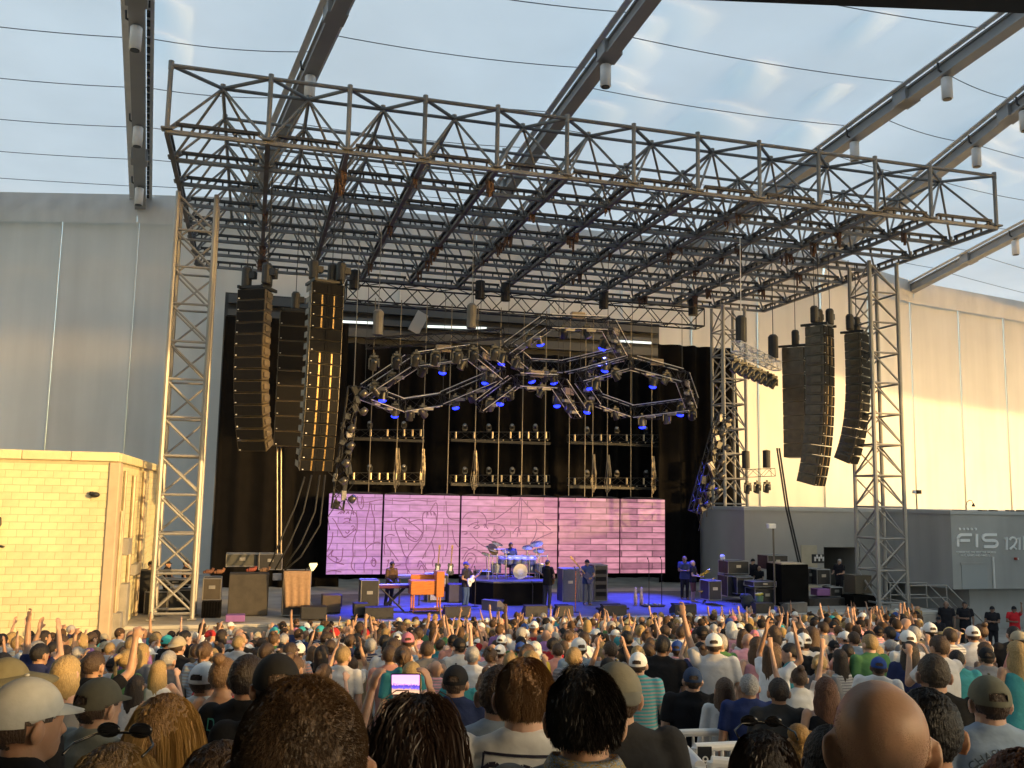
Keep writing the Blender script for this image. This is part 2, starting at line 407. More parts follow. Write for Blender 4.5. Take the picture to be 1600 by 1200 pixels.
for k in range(NB-1):
    bl = []
    for u, v, ru, rv in sun_patch_folds.get(k, []):
        c = plane_hit(k, u, v); e1 = plane_hit(k, u+ru, v+ru*.22)-c; e1.z = 0; bl.append((c, e1.normalized(), e1.length, max(.55, abs((plane_hit(k, u, v+rv)-c).length)*.5)))
    mb = MB(); nu, nv = (70, 150) if bl else (10, 26)
    for j in range(nv+1):
        for i in range(nu+1):
            p = fab_pt(k, i/nu, (j/nv)*(.62 if bl else 1.0))
            for c, e1, L1, L2 in bl:
                dx_, dy_ = p.x-c.x, p.y-c.y; a1 = (dx_*e1.x+dy_*e1.y)/L1
                if abs(a1) < 1.3:
                    a2 = (dx_*-e1.y+dy_*e1.x)
                    if V(-e1.y, e1.x, 0).dot(SUNH) < 0: a2 = -a2          # a2 grows towards the sun
                    t_ = a2/L2
                    # long gentle rise away from the sun, short steep flank towards it
                    hgt = math.exp(-(t_/(.8 if t_ > 0 else 3.0))**2)
                    p.z += .80*L2*hgt*max(0, 1-a1*a1)
            mb.v.append(tuple(p))
    for j in range(nv):
        for i in range(nu): mb.f.append((j*(nu+1)+i, j*(nu+1)+i+1, (j+1)*(nu+1)+i+1, (j+1)*(nu+1)+i)); mb.m.append(0)
    mb.build('fabric_panel', FABRIC, groof, smooth=True)
    if bl:
        nu, nv = 10, 12; mb = MB()
        for j in range(nv+1):
            for i in range(nu+1): mb.v.append(tuple(fab_pt(k, i/nu, .62+.38*j/nv)))
        for j in range(nv):
            for i in range(nu): mb.f.append((j*(nu+1)+i, j*(nu+1)+i+1, (j+1)*(nu+1)+i+1, (j+1)*(nu+1)+i)); mb.m.append(0)
        mb.build('fabric_panel', FABRIC, groof, smooth=True)
    nu = 10
    # hoop cables under the cloth
    if 1 <= k <= 7:
        for q in range(9):
            f = 0.035 + 0.052*q + 0.0012*q*q
            f0 = f + (0.012 if k % 2 else -0.008); f1 = f + (-0.010 if k % 3 else 0.014)
            pts = []
            for i in range(nu+1):
                s = i/nu; p = fab_pt(k, s, f0*(1-s)+f1*s); p.z -= 0.07; pts.append(p)
            MB().path(pts, 0.022, 5).build('cable', mat('roof_cable', (0.16, 0.16, 0.17), 0.5, 0.4), groof)
BEAMM = mat('girder_paint', (0.30, 0.305, 0.305), 0.55, 0.1, 0.6, 0.08)
for k in range(1, NB-2):
    e = beam_pt(k, 0); t = beam_pt(k, 1.0); d = (t-e).normalized(); q = V(d.y, -d.x, 0).normalized()
    L = (t-e).length; up = q.cross(d)
    if up.z < 0: up = -up
    R = Matrix((d, q, up)).transposed()
    mb = MB(); c = (e+t)/2
    mb.box(c - up*0.10, (L, 0.62, 0.10), R); mb.box(c - up*0.62, (L, 0.62, 0.10), R)
    mb.box(c - up*0.36, (L, 0.44, 0.44), R)
    mb.build('girder', BEAMM, groof)
    # light keder flanges with clamp plates on each side
    MB().box(c + up*0.02 - q*0.50, (L, 0.30, 0.05), R).box(c + up*0.02 + q*0.50, (L, 0.30, 0.05), R).build('keder_flange', M['white'], groof)
    cl = MB(); s = 0.4
    while s < L*0.62:
        cl.box(e + d*s - q*0.42 - up*0.06, (0.42, 0.14, 0.06), R); s += 0.72
    setp(cl.build('clamp_plate', M['black'], groof), kind='stuff')
    # splice boxes
    for f in (0.10, 0.31):
        p = beam_pt(k, f); MB().box(p - up*0.34, (0.9, 0.86, 0.66), R).build('splice_box', BEAMM, groof)
# unseen screen added at the rear edge to cut off the high sun
mb = MB().bx(-70, 72, -42.4, -42.2, 19.3, 38)
mb.build('rear_sun_screen', mat('sun_screen_cloth', (.6, .6, .6), .8), groof)
MB().bx(72.1, 190, -42.4, -42.2, 28.6, 38).build('rear_sun_screen', mat('sun_screen_cloth', (0, 0, 0)), groof)
# white cylinder lights under the girders
def pod(u, v, k, label):
    # the point of girder k nearest to the pixel ray
    best = min((beam_pt(k, f/400) for f in range(0, 260)), key=lambda p: ((p-CAM).normalized()-ray(u, v).normalized()).length)
    t = thing('cylinder_light', label, 'light', best-V(0, 0, 1.75), group='white cylinder lights under the roof girders')
    MB().lathe([(0.0, -0.02), (0.17, -0.02), (0.24, 0), (0.24, 0.95), (0.20, 1.0), (0.0, 1.0)], best-V(0, 0, 1.75), 14).build('housing', M['white'], t, True)
    MB().lathe([(0.13, -0.05), (0.19, -0.05), (0.19, 0.02), (0.13, 0.02)], best-V(0, 0, 1.75), 14).build('rim', M['black'], t)
    MB().path([best-V(0, 0, .75), best-V(.12, 0, .6), best-V(.42, 0, .45), best-V(.45, 0, .1)], 0.05, 6).build('bracket', M['steeld'], t)
    return t
for u, v, k, l in ((213, 15, 2, 'topmost white cylinder light under the leftmost girder'), (216, 175, 2, 'white cylinder light halfway down the leftmost girder'), (218, 275, 2, 'lowest white cylinder light on the leftmost girder'),
                   (485, 95, 3, 'white cylinder light above the left end of the stage roof'), (950, 80, 4, 'white cylinder light on the girder above the middle of the stage roof'),
                   (1478, 98, 5, 'upper white cylinder light on the girder right of centre'), (1337, 203, 5, 'lower white cylinder light on the girder right of centre, just above the stage roof'),
                   (1521, 205, 6, 'white cylinder light on the second girder from the right'), (1587, 365, 7, 'white cylinder light on the lowest girder at the right edge'), (1592, 140, 6, 'white cylinder light at the right edge under the dark beam')):
    pod(u, v, k, l)

# walls below the eave
TW = mat('tent_wall_cloth', (0.68, 0.665, 0.64), 0.8, 0, 0.35, 0.05, 0.0)
vary(TW, .05, .10, (.8, .8, .06))
twall = thing('tent_wall', 'tall white cloth wall of vertical panels behind the stage', 'wall', (0, 30, 0))
plan = [b[0] for b in beams]
def wrinkle(u, z): return 0.05*math.sin(u*3.1+math.sin(z*2.0)*1.5) + 0.04*math.sin(u*7.7+z*5.0)
for k in range(NB-1):
    a, b = plan[k], plan[k+1]; L = (b-a).length; n = max(1, round(L/5.4)); d = (b-a)/L; nrm = V(d.y, -d.x, 0)
    if nrm.y > 0: nrm = -nrm
    for q in range(n):
        p = a + d*(L*q/n); r = a + d*(L*(q+1)/n)
        mb = MB(); nz_ = 16; nx_ = 3
        for jz in range(nz_+1):
            for ix in range(nx_+1):
                s = ix/nx_; z = (EAVE-1.3)*jz/nz_
                c = (p+d*0.03).lerp(r-d*0.03, s) - nrm*(0.10*math.sin(math.pi*s))
                mb.v.append((c.x, c.y, z))
        for jz in range(nz_):
            for ix in range(nx_):
                o_ = jz*(nx_+1)+ix; mb.f.append((o_, o_+1, o_+nx_+2, o_+nx_+1)); mb.m.append(0)
        mb.build('wall_panel', TW, twall, smooth=True)
        MB().tube(p+nrm*0.08+V(0, 0, -EAVE), p+nrm*0.08+V(0, 0, -1.3), 0.05, 6).build('seam_batten', TW, twall)
    mb = MB(); nx_ = int(L/0.25); nz_ = 6
    for jz in range(nz_+1):
        for ix in range(nx_+1):
            p = a + d*(L*ix/nx_); z = EAVE-1.5+1.8*jz/nz_
            o_ = nrm*(0.35+0.12*jz/nz_ + wrinkle(L*ix/nx_, z)*(1-abs(jz/nz_*2-1)))
            mb.v.append((p.x+o_.x, p.y+o_.y, z))
    for jz in range(nz_):
        for ix in range(nx_):
            o_ = jz*(nx_+1)+ix; mb.f.append((o_, o_+1, o_+nx_+2, o_+nx_+1)); mb.m.append(0)
    mb.build('eave_valance', TW, twall, smooth=True)

# unseen wall added at the left to cut side light
ls = thing('left_shade_wall', 'unseen wall added to shade the audience from the left', 'stand', (-40, -20, 0))
MB().bx(-44, -40, -46, 20, 0, 20).build('wall', mat('shade_wall_pale', (.40, .39, .37), .8, 0, 1, .2), ls)
# balcony slab added to shade the near rows, raked along the sun's slope
p0 = atz(1140, 2, 8.9); p1 = atz(1600, 21, 8.9); d = (p1-p0).normalized(); bk = V(d.y, -d.x, 0)
if bk.y > 0: bk = -bk
bal = thing('balcony', 'dark balcony added for shade, its front edge crossing the top right corner', 'balcony', p0)
sh_ = V(math.sin(SUN_AZ), -math.cos(SUN_AZ), 0); RK = math.tan(SUN_EL)/bk.dot(sh_); e0 = p0-d*45; e1 = p0+d*((-3.6-p0.x)/d.x)
def bq(p, s, up): return V(p.x+bk.x*s, p.y+bk.y*s, p.z+up+s*RK)
def bslab(s0, s1, z0, z1): return MB().add([bq(e0, s0, z0), bq(e1, s0, z0), bq(e1, s1, z0), bq(e0, s1, z0), bq(e0, s0, z1), bq(e1, s0, z1), bq(e1, s1, z1), bq(e0, s1, z1)], [(3, 2, 1, 0), (4, 5, 6, 7), (0, 1, 5, 4), (1, 2, 6, 5), (2, 3, 7, 6), (3, 0, 4, 7)])
bslab(.13, 22, .04, .10).build('slab', mat('shade_slab', (.05, .048, .045), .8, 0, 1, .2), bal)
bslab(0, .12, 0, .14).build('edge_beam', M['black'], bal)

# unseen blocks added behind the audience to shade the near rows
cb = thing('rear_shade_block', 'unseen grey block added behind the audience to shade the near rows', 'building', (0, -46, 0))
MB().bx(-60, 90, -54, -44, 0, 8.3).build('wall', M['greyb'], cb)
MB().bx(-60, 90, -54.2, -43.8, 8.3, 8.6).build('parapet', M['concrete'], cb)
MB().bx(-60, -5, -54, -44, 8.61, 15).build('upper_shade_block', M['greyb'], cb)
# ================================================================== cream block building, left
bb = thing('block_building', 'sunlit cream painted block building at the left edge', 'building', (-16, 0, 0))
BX1 = -15.93; BH = 6.62
MB().bx(-27, BX1-0.012, 0.010, 12.9, 0, BH).build('wall_core', mat('mortar', (0.50, 0.43, 0.27), 0.9, 0, 4, .1), bb)
blk = MB().bevbox((0, 0, 0), (0.394, 0.11, 0.192), 0.008).mesh('block', M['block'])
blks = MB().bevbox((0, 0, 0), (0.194, 0.11, 0.192), 0.008).mesh('block', M['block'])
rest = MB(); rb = random.Random(5)
nrow = int(BH/0.2038)
for r in range(nrow):
    z = 0.1 + r*0.2038; x = BX1 - 0.205 - (0.202 if r % 2 else 0)
    if r % 2 and z > 1.3: child('block', blks, bb, (BX1-0.105-bb.location.x, 0.051, z))
    while x > -27:
        if x > -19.9 and z > 1.3: child('block', blk, bb, (x-bb.location.x, 0.052+rb.uniform(-.003, .003), z))
        else: rest.box((x, 0.052, z), (0.394, 0.11, 0.192))
        x -= 0.404
# side wall blocks
side = MB()
for r in range(nrow):
    z = 0.1 + r*0.2038; y = 0.3 + (0.2 if r % 2 else 0)
    while y < 12.7: side.box((BX1-0.052, y, z), (0.11, 0.394, 0.192)); y += 0.404
setp(rest.build('block_far', M['block'], bb), kind='stuff'); setp(side.build('block_side', M['block'], bb), kind='stuff')
for k in range(9): MB().bevbox((BX1-0.75-k*1.26+0.2, 0.12, BH+0.13), (1.25, 0.42, 0.26), 0.02).build('coping', M['block'], bb)
for k in range(10): MB().bevbox((BX1-0.12, 0.95+k*1.255, BH+0.13), (0.42, 1.245, 0.26), 0.02).build('coping', M['block'], bb)
MB().bevbox((BX1-0.02, 0.25, 3.4), (0.30, 0.62, 6.4), 0.03).build('corner_pier', mat('pier_lit_orange', (0.52, 0.40, 0.27), 0.8, 0, 3, .1), bb)  # orange of the lit corner band is put into the colour
for k, (y, z0, z1, r) in enumerate(((1.3, 0.3, 5.2, .05), (1.7, 0.6, 6.4, .05), (3.9, 2.6, 6.3, .07), (6.8, 1.2, 6.5, .06), (7.2, 1.2, 6.5, .04))):
    MB().tube((BX1+0.08, y, z0), (BX1+0.08, y, z1), r).build('conduit', mat('conduit', (.35, .28, .2), .5, .3, 3, .2), bb)
for y, z, s in ((2.6, 4.1, (.22, .9, .5)), (2.9, 2.3, (.25, .7, 1.3)), (5.4, 3.2, (.2, 1.2, .35)), (1.4, 1.9, (.3, .5, .7))):
    MB().bevbox((BX1+0.12, y, z), s, .02).build('junction_box', mat('junction_grey', (.30, .28, .25), .5, 0, 3, .2), bb)
# wall camera + box
p = at(146, 773, -0.10); t = thing('wall_camera', 'small dome camera bracketed on the cream block wall', 'camera', p)
MB().box(p+V(-.06, .05, .04), (.10, .12, .10)).build('bracket', M['steeld'], t); MB().ell(p+V(.05, -.06, 0), (.13, .10, .08)).build('dome', M['black'], t, True)
p = at(-9, 848, -0.25); t = thing('wall_floodlight', 'dark floodlight on the cream wall at the left edge', 'floodlight', p)
MB().bevbox(p+V(-.05, 0, .55), (.34, .22, .26), .03, RX(.4)).build('housing', M['black'], t); MB().box(p+V(-.05, .1, .25), (.06, .06, .7)).build('arm', M['black'], t); MB().box(p+V(0, -.02, -.05), (.5, .2, .05), RY(.25)).build('visor', M['black'], t)
# thin mast with lamps in front of the block building
b0 = atz(157, 1012, 0.75); top = at(163, 884, b0.y)
t = thing('lamp_mast', 'thin pale mast with four small lamps before the cream wall', 'mast', b0)
MB().tube(V(b0.x, b0.y, 0), V(top.x, top.y, top.z+.15), .035).build('pole', M['white'], t)
MB().box(V(top.x, top.y, top.z), (.5, .05, .05)).box(V(top.x, top.y, top.z-.3), (.5, .05, .05)).build('crossbar', M['white'], t)
for dx in (-.22, .2):
    for dz in (.06, -.24): MB().lathe([(.0, -.10), (.08, -.08), (.11, .08), (.0, .09)], V(top.x+dx, top.y-.08, top.z+dz), 10, RX(1.2)).build('lamp', M['white'], t)

# ================================================================== grey building, right
GY, GB = 8.0, 13.0
gx = at(1485, 803, GY).x; gz = 5.44; gzb = at(1490, 921, GY).z; gx2 = at(1528, 925, GY).x
gb = thing('grey_building', 'grey rendered building with raised white lettering at the right edge', 'building', (gx, GY, 0))
MB().bx(gx, 60, GY, 24, gzb, gz).build('upper_wall', M['greyb'], gb)
MB().bx(gx2, 60, GY+0.55, 24, 0, gzb-0.003).build('lower_wall', M['greyb'], gb)
# recessed wing with doorway
wx0 = at(1163, 803, GB).x; dx0, dx1 = at(1288, 900, GB).x, at(1345, 900, GB).x; dz1 = at(1300, 855, GB).z
WG = mat('wing_render', (0.37, 0.36, 0.345), 0.9, 0, .5, .1, .15, 25)
MB().bx(wx0, dx0, GB, 24, 0, gz-.02).build('wing_wall', WG, gb)
MB().bx(dx1, gx-0.003, GB, 24, 0, gz-.02).build('wing_wall', WG, gb)
MB().bx(dx0+.003, dx1-.003, GB, 24, dz1, gz-.02).build('lintel', WG, gb)
MB().bx(dx0+.003, dx1-.003, GB+4, 24, 0, dz1-.003).build('doorway_shade', M['drape'], gb)  # black box stands for the shade inside the doorway
MB().bx(gx-.05, 60, GY-.06, 24.1, gz, gz+.16).build('parapet', mat('parapet_grey', (.42, .43, .43), .7, 0, 2, .05), gb)
MB().bx(wx0-.05, gx-.055, GB-.06, 24.1, gz-.02, gz+.14).build('parapet', mat('parapet_grey', (0, 0, 0)), gb)
# wing door
q0, q1 = at(1252, 880, GB-.02), at(1276, 852, GB-.02)
MB().bx(q0.x, q1.x, GB-.05, GB-.004, STAGE_Z, q1.z).build('door', mat('door_cream', (.45, .40, .30), .6, 0, 2, .1), gb)
# front door + conduit
q0, q1 = at(1503, 918, GY), at(1541, 882, GY)
MB().bx(q0.x, q1.x, GY-.035, GY-.004, gzb+.01, q1.z).build('door', mat('door_grey', (.36, .38, .385), .6), gb)
MB().bx(q0.x-.08, q1.x+.08, GY-.07, GY-.036, q1.z, q1.z+.09).build('door_head', M['greyb'], gb)
MB().tube((q1.x+.35, GY-.06, gzb+.05), (q1.x+.35, GY-.06, q1.z+.35), .05).build('conduit', M['white'], gb)
LET = mat('sign_letter', (0.88, 0.88, 0.87), 0.45)
def stroke(pts, wd, dp, name):
    """flat raised letter stroke through pixel points on the front wall"""
    P = [at(u, v, GY) for u, v in pts]; mb = MB(); n = len(P)
    L = []; 
    for i, p in enumerate(P):
        d = (P[min(i+1, n-1)]-P[max(i-1, 0)]); d.y = 0; d.normalize(); s = V(-d.z, 0, d.x)
        L.append((p+s*wd/2, p-s*wd/2))
    vs = []
    for a, b in L: vs += [V(a.x, GY-dp, a.z), V(b.x, GY-dp, b.z), V(b.x, GY-.002, b.z), V(a.x, GY-.002, a.z)]
    fs = [(3, 2, 1, 0), (4*n-4, 4*n-3, 4*n-2, 4*n-1)]
    for i in range(n-1):
        for k in range(4): fs.append((4*i+k, 4*i+(k+1) % 4, 4*i+4+(k+1) % 4, 4*i+4+k))
    mb.add(vs, fs); return mb.build(name, LET, gb)
def arc(cx, cy, rx, ry, a0, a1, n=8): return [(cx+rx*math.cos(math.radians(a0+(a1-a0)*i/n)), cy+ry*math.sin(math.radians(a0+(a1-a0)*i/n))) for i in range(n+1)]
W_ = .13
stroke([(1495.5, 854)]+[(1495.5, 841)]+arc(1502, 842, 6.5, 6.5, 180, 270, 5)+[(1517, 835.5)], W_, .07, 'letter_f'); stroke([(1499, 844.5), (1514, 844.5)], W_, .068, 'letter_f_bar')
stroke([(1525, 834), (1525, 855)], W_, .07, 'letter_i')
stroke([(1556, 835.5), (1540, 835.5)]+arc(1540, 840, 5.5, 4.5, 270, 90, 7)+[(1551, 844.5)]+arc(1551, 849.3, 6, 4.8, 270, 450, 7)+[(1536, 854)], W_, .07, 'letter_s')
for k in range(5):
    p = at(1499.5+6.2*k, 826.5, GY-.035); MB().lathe([(0, -.03), (.055, -.03), (.055, .03), (0, .03)], p, 12, RX(math.pi/2)).build('dot', LET, gb)
stroke([(1568.5, 842), (1572, 839.5), (1572, 859)], .08, .06, 'digit_one')
stroke(arc(1582, 845, 5, 5.5, 190, 370, 7)+[(1584, 852), (1577, 858)], .08, .06, 'digit_two'); stroke([(1578, 858), (1582, 853.5), (1587, 858)], .07, .062, 'wave_mark')
stroke([(1589, 842), (1592, 839.5), (1592, 859)], .08, .06, 'digit_one'); stroke([(1599, 838), (1599, 859)], .08, .06, 'letter_edge')
def text(s, u, v, y, size, m, name, parent, ext=.015, align='CENTER', rot=None, loc=None):
    c = bpy.data.curves.new(name, 'FONT'); c.body = s; c.size = size; c.extrude = ext; c.align_x = align
    o = bpy.data.objects.new(name, c); link(o); dg = bpy.context.evaluated_depsgraph_get(); me = bpy.data.meshes.new_from_object(o.evaluated_get(dg)); bpy.data.objects.remove(o)
    me.materials.clear(); me.materials.append(m)
    p = at(u, v, y) if loc is None else Vector(loc)
    return child(name, me, parent, p-org(parent), rot or (math.pi/2, 0, 0))
setp(text('ADVANCING THE WAY THE WORLD', 1525, 864.5, GY-.02, .135, LET, 'slogan_line', gb), kind='stuff')
setp(text('PAYS, BANKS AND INVESTS', 1524, 869.5, GY-.02, .135, LET, 'slogan_line', gb), kind='stuff')
p = at(1588, 873, GY-.06); t = thing('alarm_strobe', 'small red alarm strobe on the grey wall under the lettering', 'alarm', p)
MB().bevbox(p, (.2, .1, .12), .02).build('body', mat('alarm_red', (.35, .05, .03), .5), t); MB().box(p+V(.05, -.06, 0), (.07, .03, .09)).build('lens', M['white'], t)
# small things on the parapet
p = at(1433, 800, GB); t = thing('parapet_camera', 'security camera on a short pole on the grey parapet', 'camera', p)
MB().tube(p-V(0, 0, .1), p+V(-.03, 0, 1.05), .025).build('pole', M['steeld'], t); MB().box(p+V(.02, -.1, 1.05), (.2, .3, .2)).build('housing', M['black'], t); MB().box(p+V(-.22, -.1, 1.05), (.1, .18, .18)).build('lamp', M['white'], t)
p = at(1510, 802, GY+.2); t = thing('gooseneck_lamp', 'curved gooseneck lamp rising above the white lettering', 'lamp', p)
MB().path([p-V(0, 0, .1), p+V(0, 0, .35), p+V(.06, 0, .52), p+V(.2, 0, .62), p+V(.33, 0, .6), p+V(.4, 0, .48)], .018).build('neck', M['steeld'], t); MB().lathe([(.03, .1), (.09, -.06), (.0, -.06)], p+V(.42, 0, .38), 10).build('shade', M['black'], t)
for k, (u, wd) in enumerate(((1446, .32), (1459, .26), (1494, .3), (1504, .26), (1535, .32), (1552, .3), (1578, .3), (1594, .25))):
    p = at(u, 799, GB if u < 1480 else GY+.15)
    setp(MB().bevbox(p+V(0, 0, .03), (wd, .3, .09), .02).tube(p-V(0, 0, .12), p, .02).build('parapet_floodlight', M['joist']), ['brown floodlight beside the parapet camera', 'pale floodlight right of the parapet camera', 'first floodlight on the parapet above the F lettering', 'second floodlight on the parapet above the F lettering', 'floodlight on the parapet right of the gooseneck lamp', 'second floodlight right of the gooseneck lamp', 'floodlight on the parapet above the digits', 'floodlight at the right end of the parapet'][k], 'floodlight', 'floodlights on the grey parapet')
# unseen block added at the right to shade stage and crowd
rs = thing('right_shade_block', 'unseen block added to shade stage and audience from the right', 'stand', (30, -12, 0))
MB().bx(27, 60, -27, 2, 0, 9.0).build('wall', M['greyb'], rs)
# handrail stair at stage right
t = thing('stage_stair', 'metal stair with handrail at the right end of the stage', 'stairs', (16.4, 4.6, 0))
for k in range(6): MB().bx(15.7+k*.32, 16.02+k*.32, 4.1, 5.3, 0, STAGE_Z-.02-k*.24).build('step', M['joist'], t)
for y in (4.1, 5.3):
    MB().path([(13.9, y, STAGE_Z+1.05), (15.7, y, STAGE_Z+1.05), (17.5, y, 1.0)], .03).build('handrail', M['alu'], t)
    for x, z in ((13.9, STAGE_Z), (15.7, STAGE_Z), (17.5, 0)): MB().tube((x, y, z), (x, y, z+1.05), .025).build('baluster', M['alu'], t)
    MB().path([(13.9, y, STAGE_Z+.55), (15.7, y, STAGE_Z+.55), (17.5, y, .5)], .02).build('midrail', M['alu'], t)
# ================================================================== loudspeaker arrays
SUNCAB = mat('cabinet_sun_tan', (0.09, 0.07, 0.045), 0.3, 0.0, 5, 0.4, 0.2, 30, spec=0.6)  # tan base colour stands in for sun on black cabinets
def cab_mesh(w, h, d, mg, rear=0.72):
    b = MB(); g = 0.012
    vs = []
    for z in (-h/2+g, h/2-g):
        vs += [(-w/2, -d/2, z), (w/2, -d/2, z), (w/2*rear+.0, d/2, z), (-w/2*rear, d/2, z)]
    b.add(vs, [(3, 2, 1, 0), (4, 5, 6, 7), (0, 1, 5, 4), (1, 2, 6, 5), (2, 3, 7, 6), (3, 0, 4, 7)])
    for s in (-1, 1): b.box((s*(w/2+.012), -d*.1, 0), (.022, d*.5, h*.5))
    return b.mesh('cabinet', SUNCAB)
def grille_mesh(w, h, d, split):
    b = MB()
    if split:
        b.box((0, -d/2-.008, 0), (w*.97, .014, h-.03)); 
        for s in (-1, 1): b.box((s*w*.25, -d/2-.014, 0), (w*.40, .022, h-.06))
        b.box((0, -d/2-.02, 0), (w*.05, .03, h-.05))
    else: b.box((0, -d/2-.012, 0), (w-.05, .022, h-.055))
    return b.mesh('grille', M['grille'])
def line_array(label, u, v, y, yaw, n, w, h, d, tilt0, tilt1, split=False, rear=.72, hoists=((0, 0),), grp='line arrays hung from the stage roof'):
    p = at(u, v, y); t = thing('line_array', label, 'loudspeaker', p, group=grp)
    cm, gm = cab_mesh(w, h, d, None, rear), grille_mesh(w, h, d, split)
    badge = MB().box((-w*.42, -d/2-.03, -h*.34), (.05, .012, .03)).mesh('badge', M['white'])
    slot = MB().box((-w*.17, -d/2-.026, 0), (.055, .016, h-.07)).box((w*.20, -d/2-.026, 0), (.05, .016, h-.07)).mesh('horn_slot', mat('horn_sun_glint', (.24, .155, .06), .4, .4, 30, .5))  # gold colour paints the sun's glint in the horn slots
    pos = V(0, 0, 0); Rz = RZ(yaw)
    for k in range(n):
        th = math.radians(tilt0 + (tilt1-tilt0)*(k/(n-1))**2.2)
        R = Rz @ RX(th)        # tilting the front downwards
        up = R @ V(0, 0, 1); c = pos - up*h/2
        e = R.to_euler()
        o = child('cabinet', cm, t, c, e); child('grille', gm, o); child('badge', badge, o)
        if split and k not in (0, 4, 5): child('horn_slot', slot, o)
        pos = pos - up*h
    fr = MB()
    for s in (-1, 1): fr.box((s*w*.42, 0, .07), (.08, d*1.35, .10))
    for s in (-1, 0, 1): fr.box((0, s*d*.5, .072), (w*.92, .07, .085))
    child('bumper_frame', fr.mesh('bumper_frame', M['black']), t, (0, 0, 0), (0, 0, yaw))
    hm = MB().lathe([(0, 0), (.15, 0), (.17, .05), (.17, .62), (.12, .70), (0, .72)], (0, 0, .16), 12).box((.18, 0, .55), (.30, .20, .24)).mesh('hoist', M['blackp'])
    for hx, hy in hoists:
        q = Rz @ V(hx, hy, 0); child('hoist', hm, t, q, (0, 0, yaw))
        bar(p+q+V(0, 0, .8), V(p.x+q.x, p.y+q.y, RZ0-.1), .016, M['steeld'], 'chain', t, 5)
    return t
H2 = ((-.38, .1), (.38, .1)); H3 = ((-.42, 0), (.3, .1), (.5, -.3))
line_array('outer left line array of grey-fronted cabinets, its right flank golden in the sun', 402, 455, 3.2, -math.radians(30), 14, 1.04, .380, .72, -1, 21, hoists=H3)
line_array('inner left line array facing the audience, sun glints painted as gold strips on its cabinets', 507, 446, 4.6, math.radians(14), 16, 1.18, .412, .85, 0, 12, True, hoists=H3)
line_array('straight black subwoofer hang between the two left arrays', 461, 490, 8.0, math.radians(-4), 9, 1.10, .58, .9, 0, 0, hoists=((0, 0),))
line_array('straight subwoofer hang at the right, its front bright yellow in the sun', 1243, 545, 8.0, math.radians(42), 8, 1.05, .62, .95, 0, 0, rear=1.0, hoists=((0, 0),))
line_array('tall dark main line array at the right, lowest of the right hangs', 1279, 512, 5.2, math.radians(34), 16, 1.16, .415, .85, 0, 14, True, hoists=H3)
line_array('curved outer right line array with tan sunlit grilles, beside the right tower', 1337, 523, 6.0, math.radians(33), 15, 1.02, .375, .75, -1, 22, hoists=H2)

# ================================================================== moving lights
HEADM = mat('lamp_body', (0.03, 0.03, 0.032), 0.3, 0.2, 6, .3)
HEADS = mat('lamp_silver', (0.09, 0.085, 0.078), 0.32, 0.5, 6, .2)
LENSB = emit('lens_blue', (0.0, 0.012, 1.0), 2.6)
LENSD = mat('lens_glass', (0.25, 0.24, 0.22), 0.08, 0.3)
def lamp_meshes(s=1.0, silver=False):
    base = MB().bevbox((0, 0, -.06*s), (.34*s, .26*s, .12*s), .02).box((0, 0, .04*s), (.10*s, .06*s, .12*s)).mesh('base', HEADM)
    yoke = MB().box((0, 0, -.15*s), (.42*s, .10*s, .05*s)).box((-.20*s, 0, -.32*s), (.04*s, .12*s, .32*s)).box((.20*s, 0, -.32*s), (.04*s, .12*s, .32*s)).mesh('yoke', HEADM)
    head = MB().lathe([(0, .24*s), (.12*s, .22*s), (.155*s, .08*s), (.15*s, -.12*s), (.175*s, -.22*s), (.175*s, -.25*s), (.13*s, -.25*s)], (0, 0, 0), 14).mesh('head', HEADS if silver else HEADM, True)
    lens = MB().ell((0, 0, -.25*s), (.18*s, .18*s, .10*s), None, 14, 6).mesh('lens', LENSB, True)
    lensd = MB().ell((0, 0, -.235*s), (.155*s, .155*s, .05*s), None, 14, 6).mesh('lens', LENSD, True)
    return base, yoke, head, lens, lensd
LM = lamp_meshes(.92); LMS = lamp_meshes(.92, True); LMs = lamp_meshes(.62, True)
def lamp(label, loc, meshes, lit, tilt=(0.0, 0.0), grp=None, up=False, light=None):
    """loc is the middle of the lens"""
    s = .92 if meshes is not LMs else .62
    t = thing('moving_head_lamp', label, 'stage light', Vector(loc)+V(0, 0, (-.6 if up else .57)*s), group=grp)
    if up: t.rotation_euler = (math.pi, 0, 0)
    child('base', meshes[0], t); y = child('yoke', meshes[1], t)
    h = child('head', meshes[2], t, (0, 0, -.36*s), (tilt[0], tilt[1], 0)); child('lens', meshes[3] if lit else meshes[4], h)
    return t
blue = [(598, 624, 9.6, 'on the left hexagon, far left'), (617, 649, 11.5, 'lowest on the left hexagon, below its left corner'), (692, 581, 9.0, 'inside the top edge of the left hexagon'),
        (758, 597, 10.5, 'at the right corner of the left hexagon'), (785, 567, 9.5, 'between the left and the top hexagon'), (711, 636, 11.5, 'under the lower right edge of the left hexagon'),
        (783, 630, 10.5, 'on the left arm of the open middle hexagon'), (843, 537, 9.0, 'upper left on the top hexagon'), (944, 544, 9.6, 'at the right corner of the top hexagon'),
        (946, 578, 9.6, 'between the top and the right hexagon'), (829, 595, 10.2, 'left of the pair on the middle truss edge'), (864, 597, 10.2, 'right of the pair on the middle truss edge'),
        (921, 605, 10.0, 'at the upper left corner of the right hexagon'), (870, 633, 10.8, 'on the right arm of the open middle hexagon'), (919, 643, 11.2, 'below the left corner of the right hexagon'),
        (1021, 603, 9.6, 'inside the top edge of the right hexagon'), (1064, 647, 10.8, 'at the right corner of the right hexagon'), (1003, 666, 11.6, 'lowest of all, under the right hexagon')]
rl = random.Random(11); ordn2 = ['first', 'second', 'third', 'fourth', 'fifth', 'sixth', 'seventh', 'eighth']
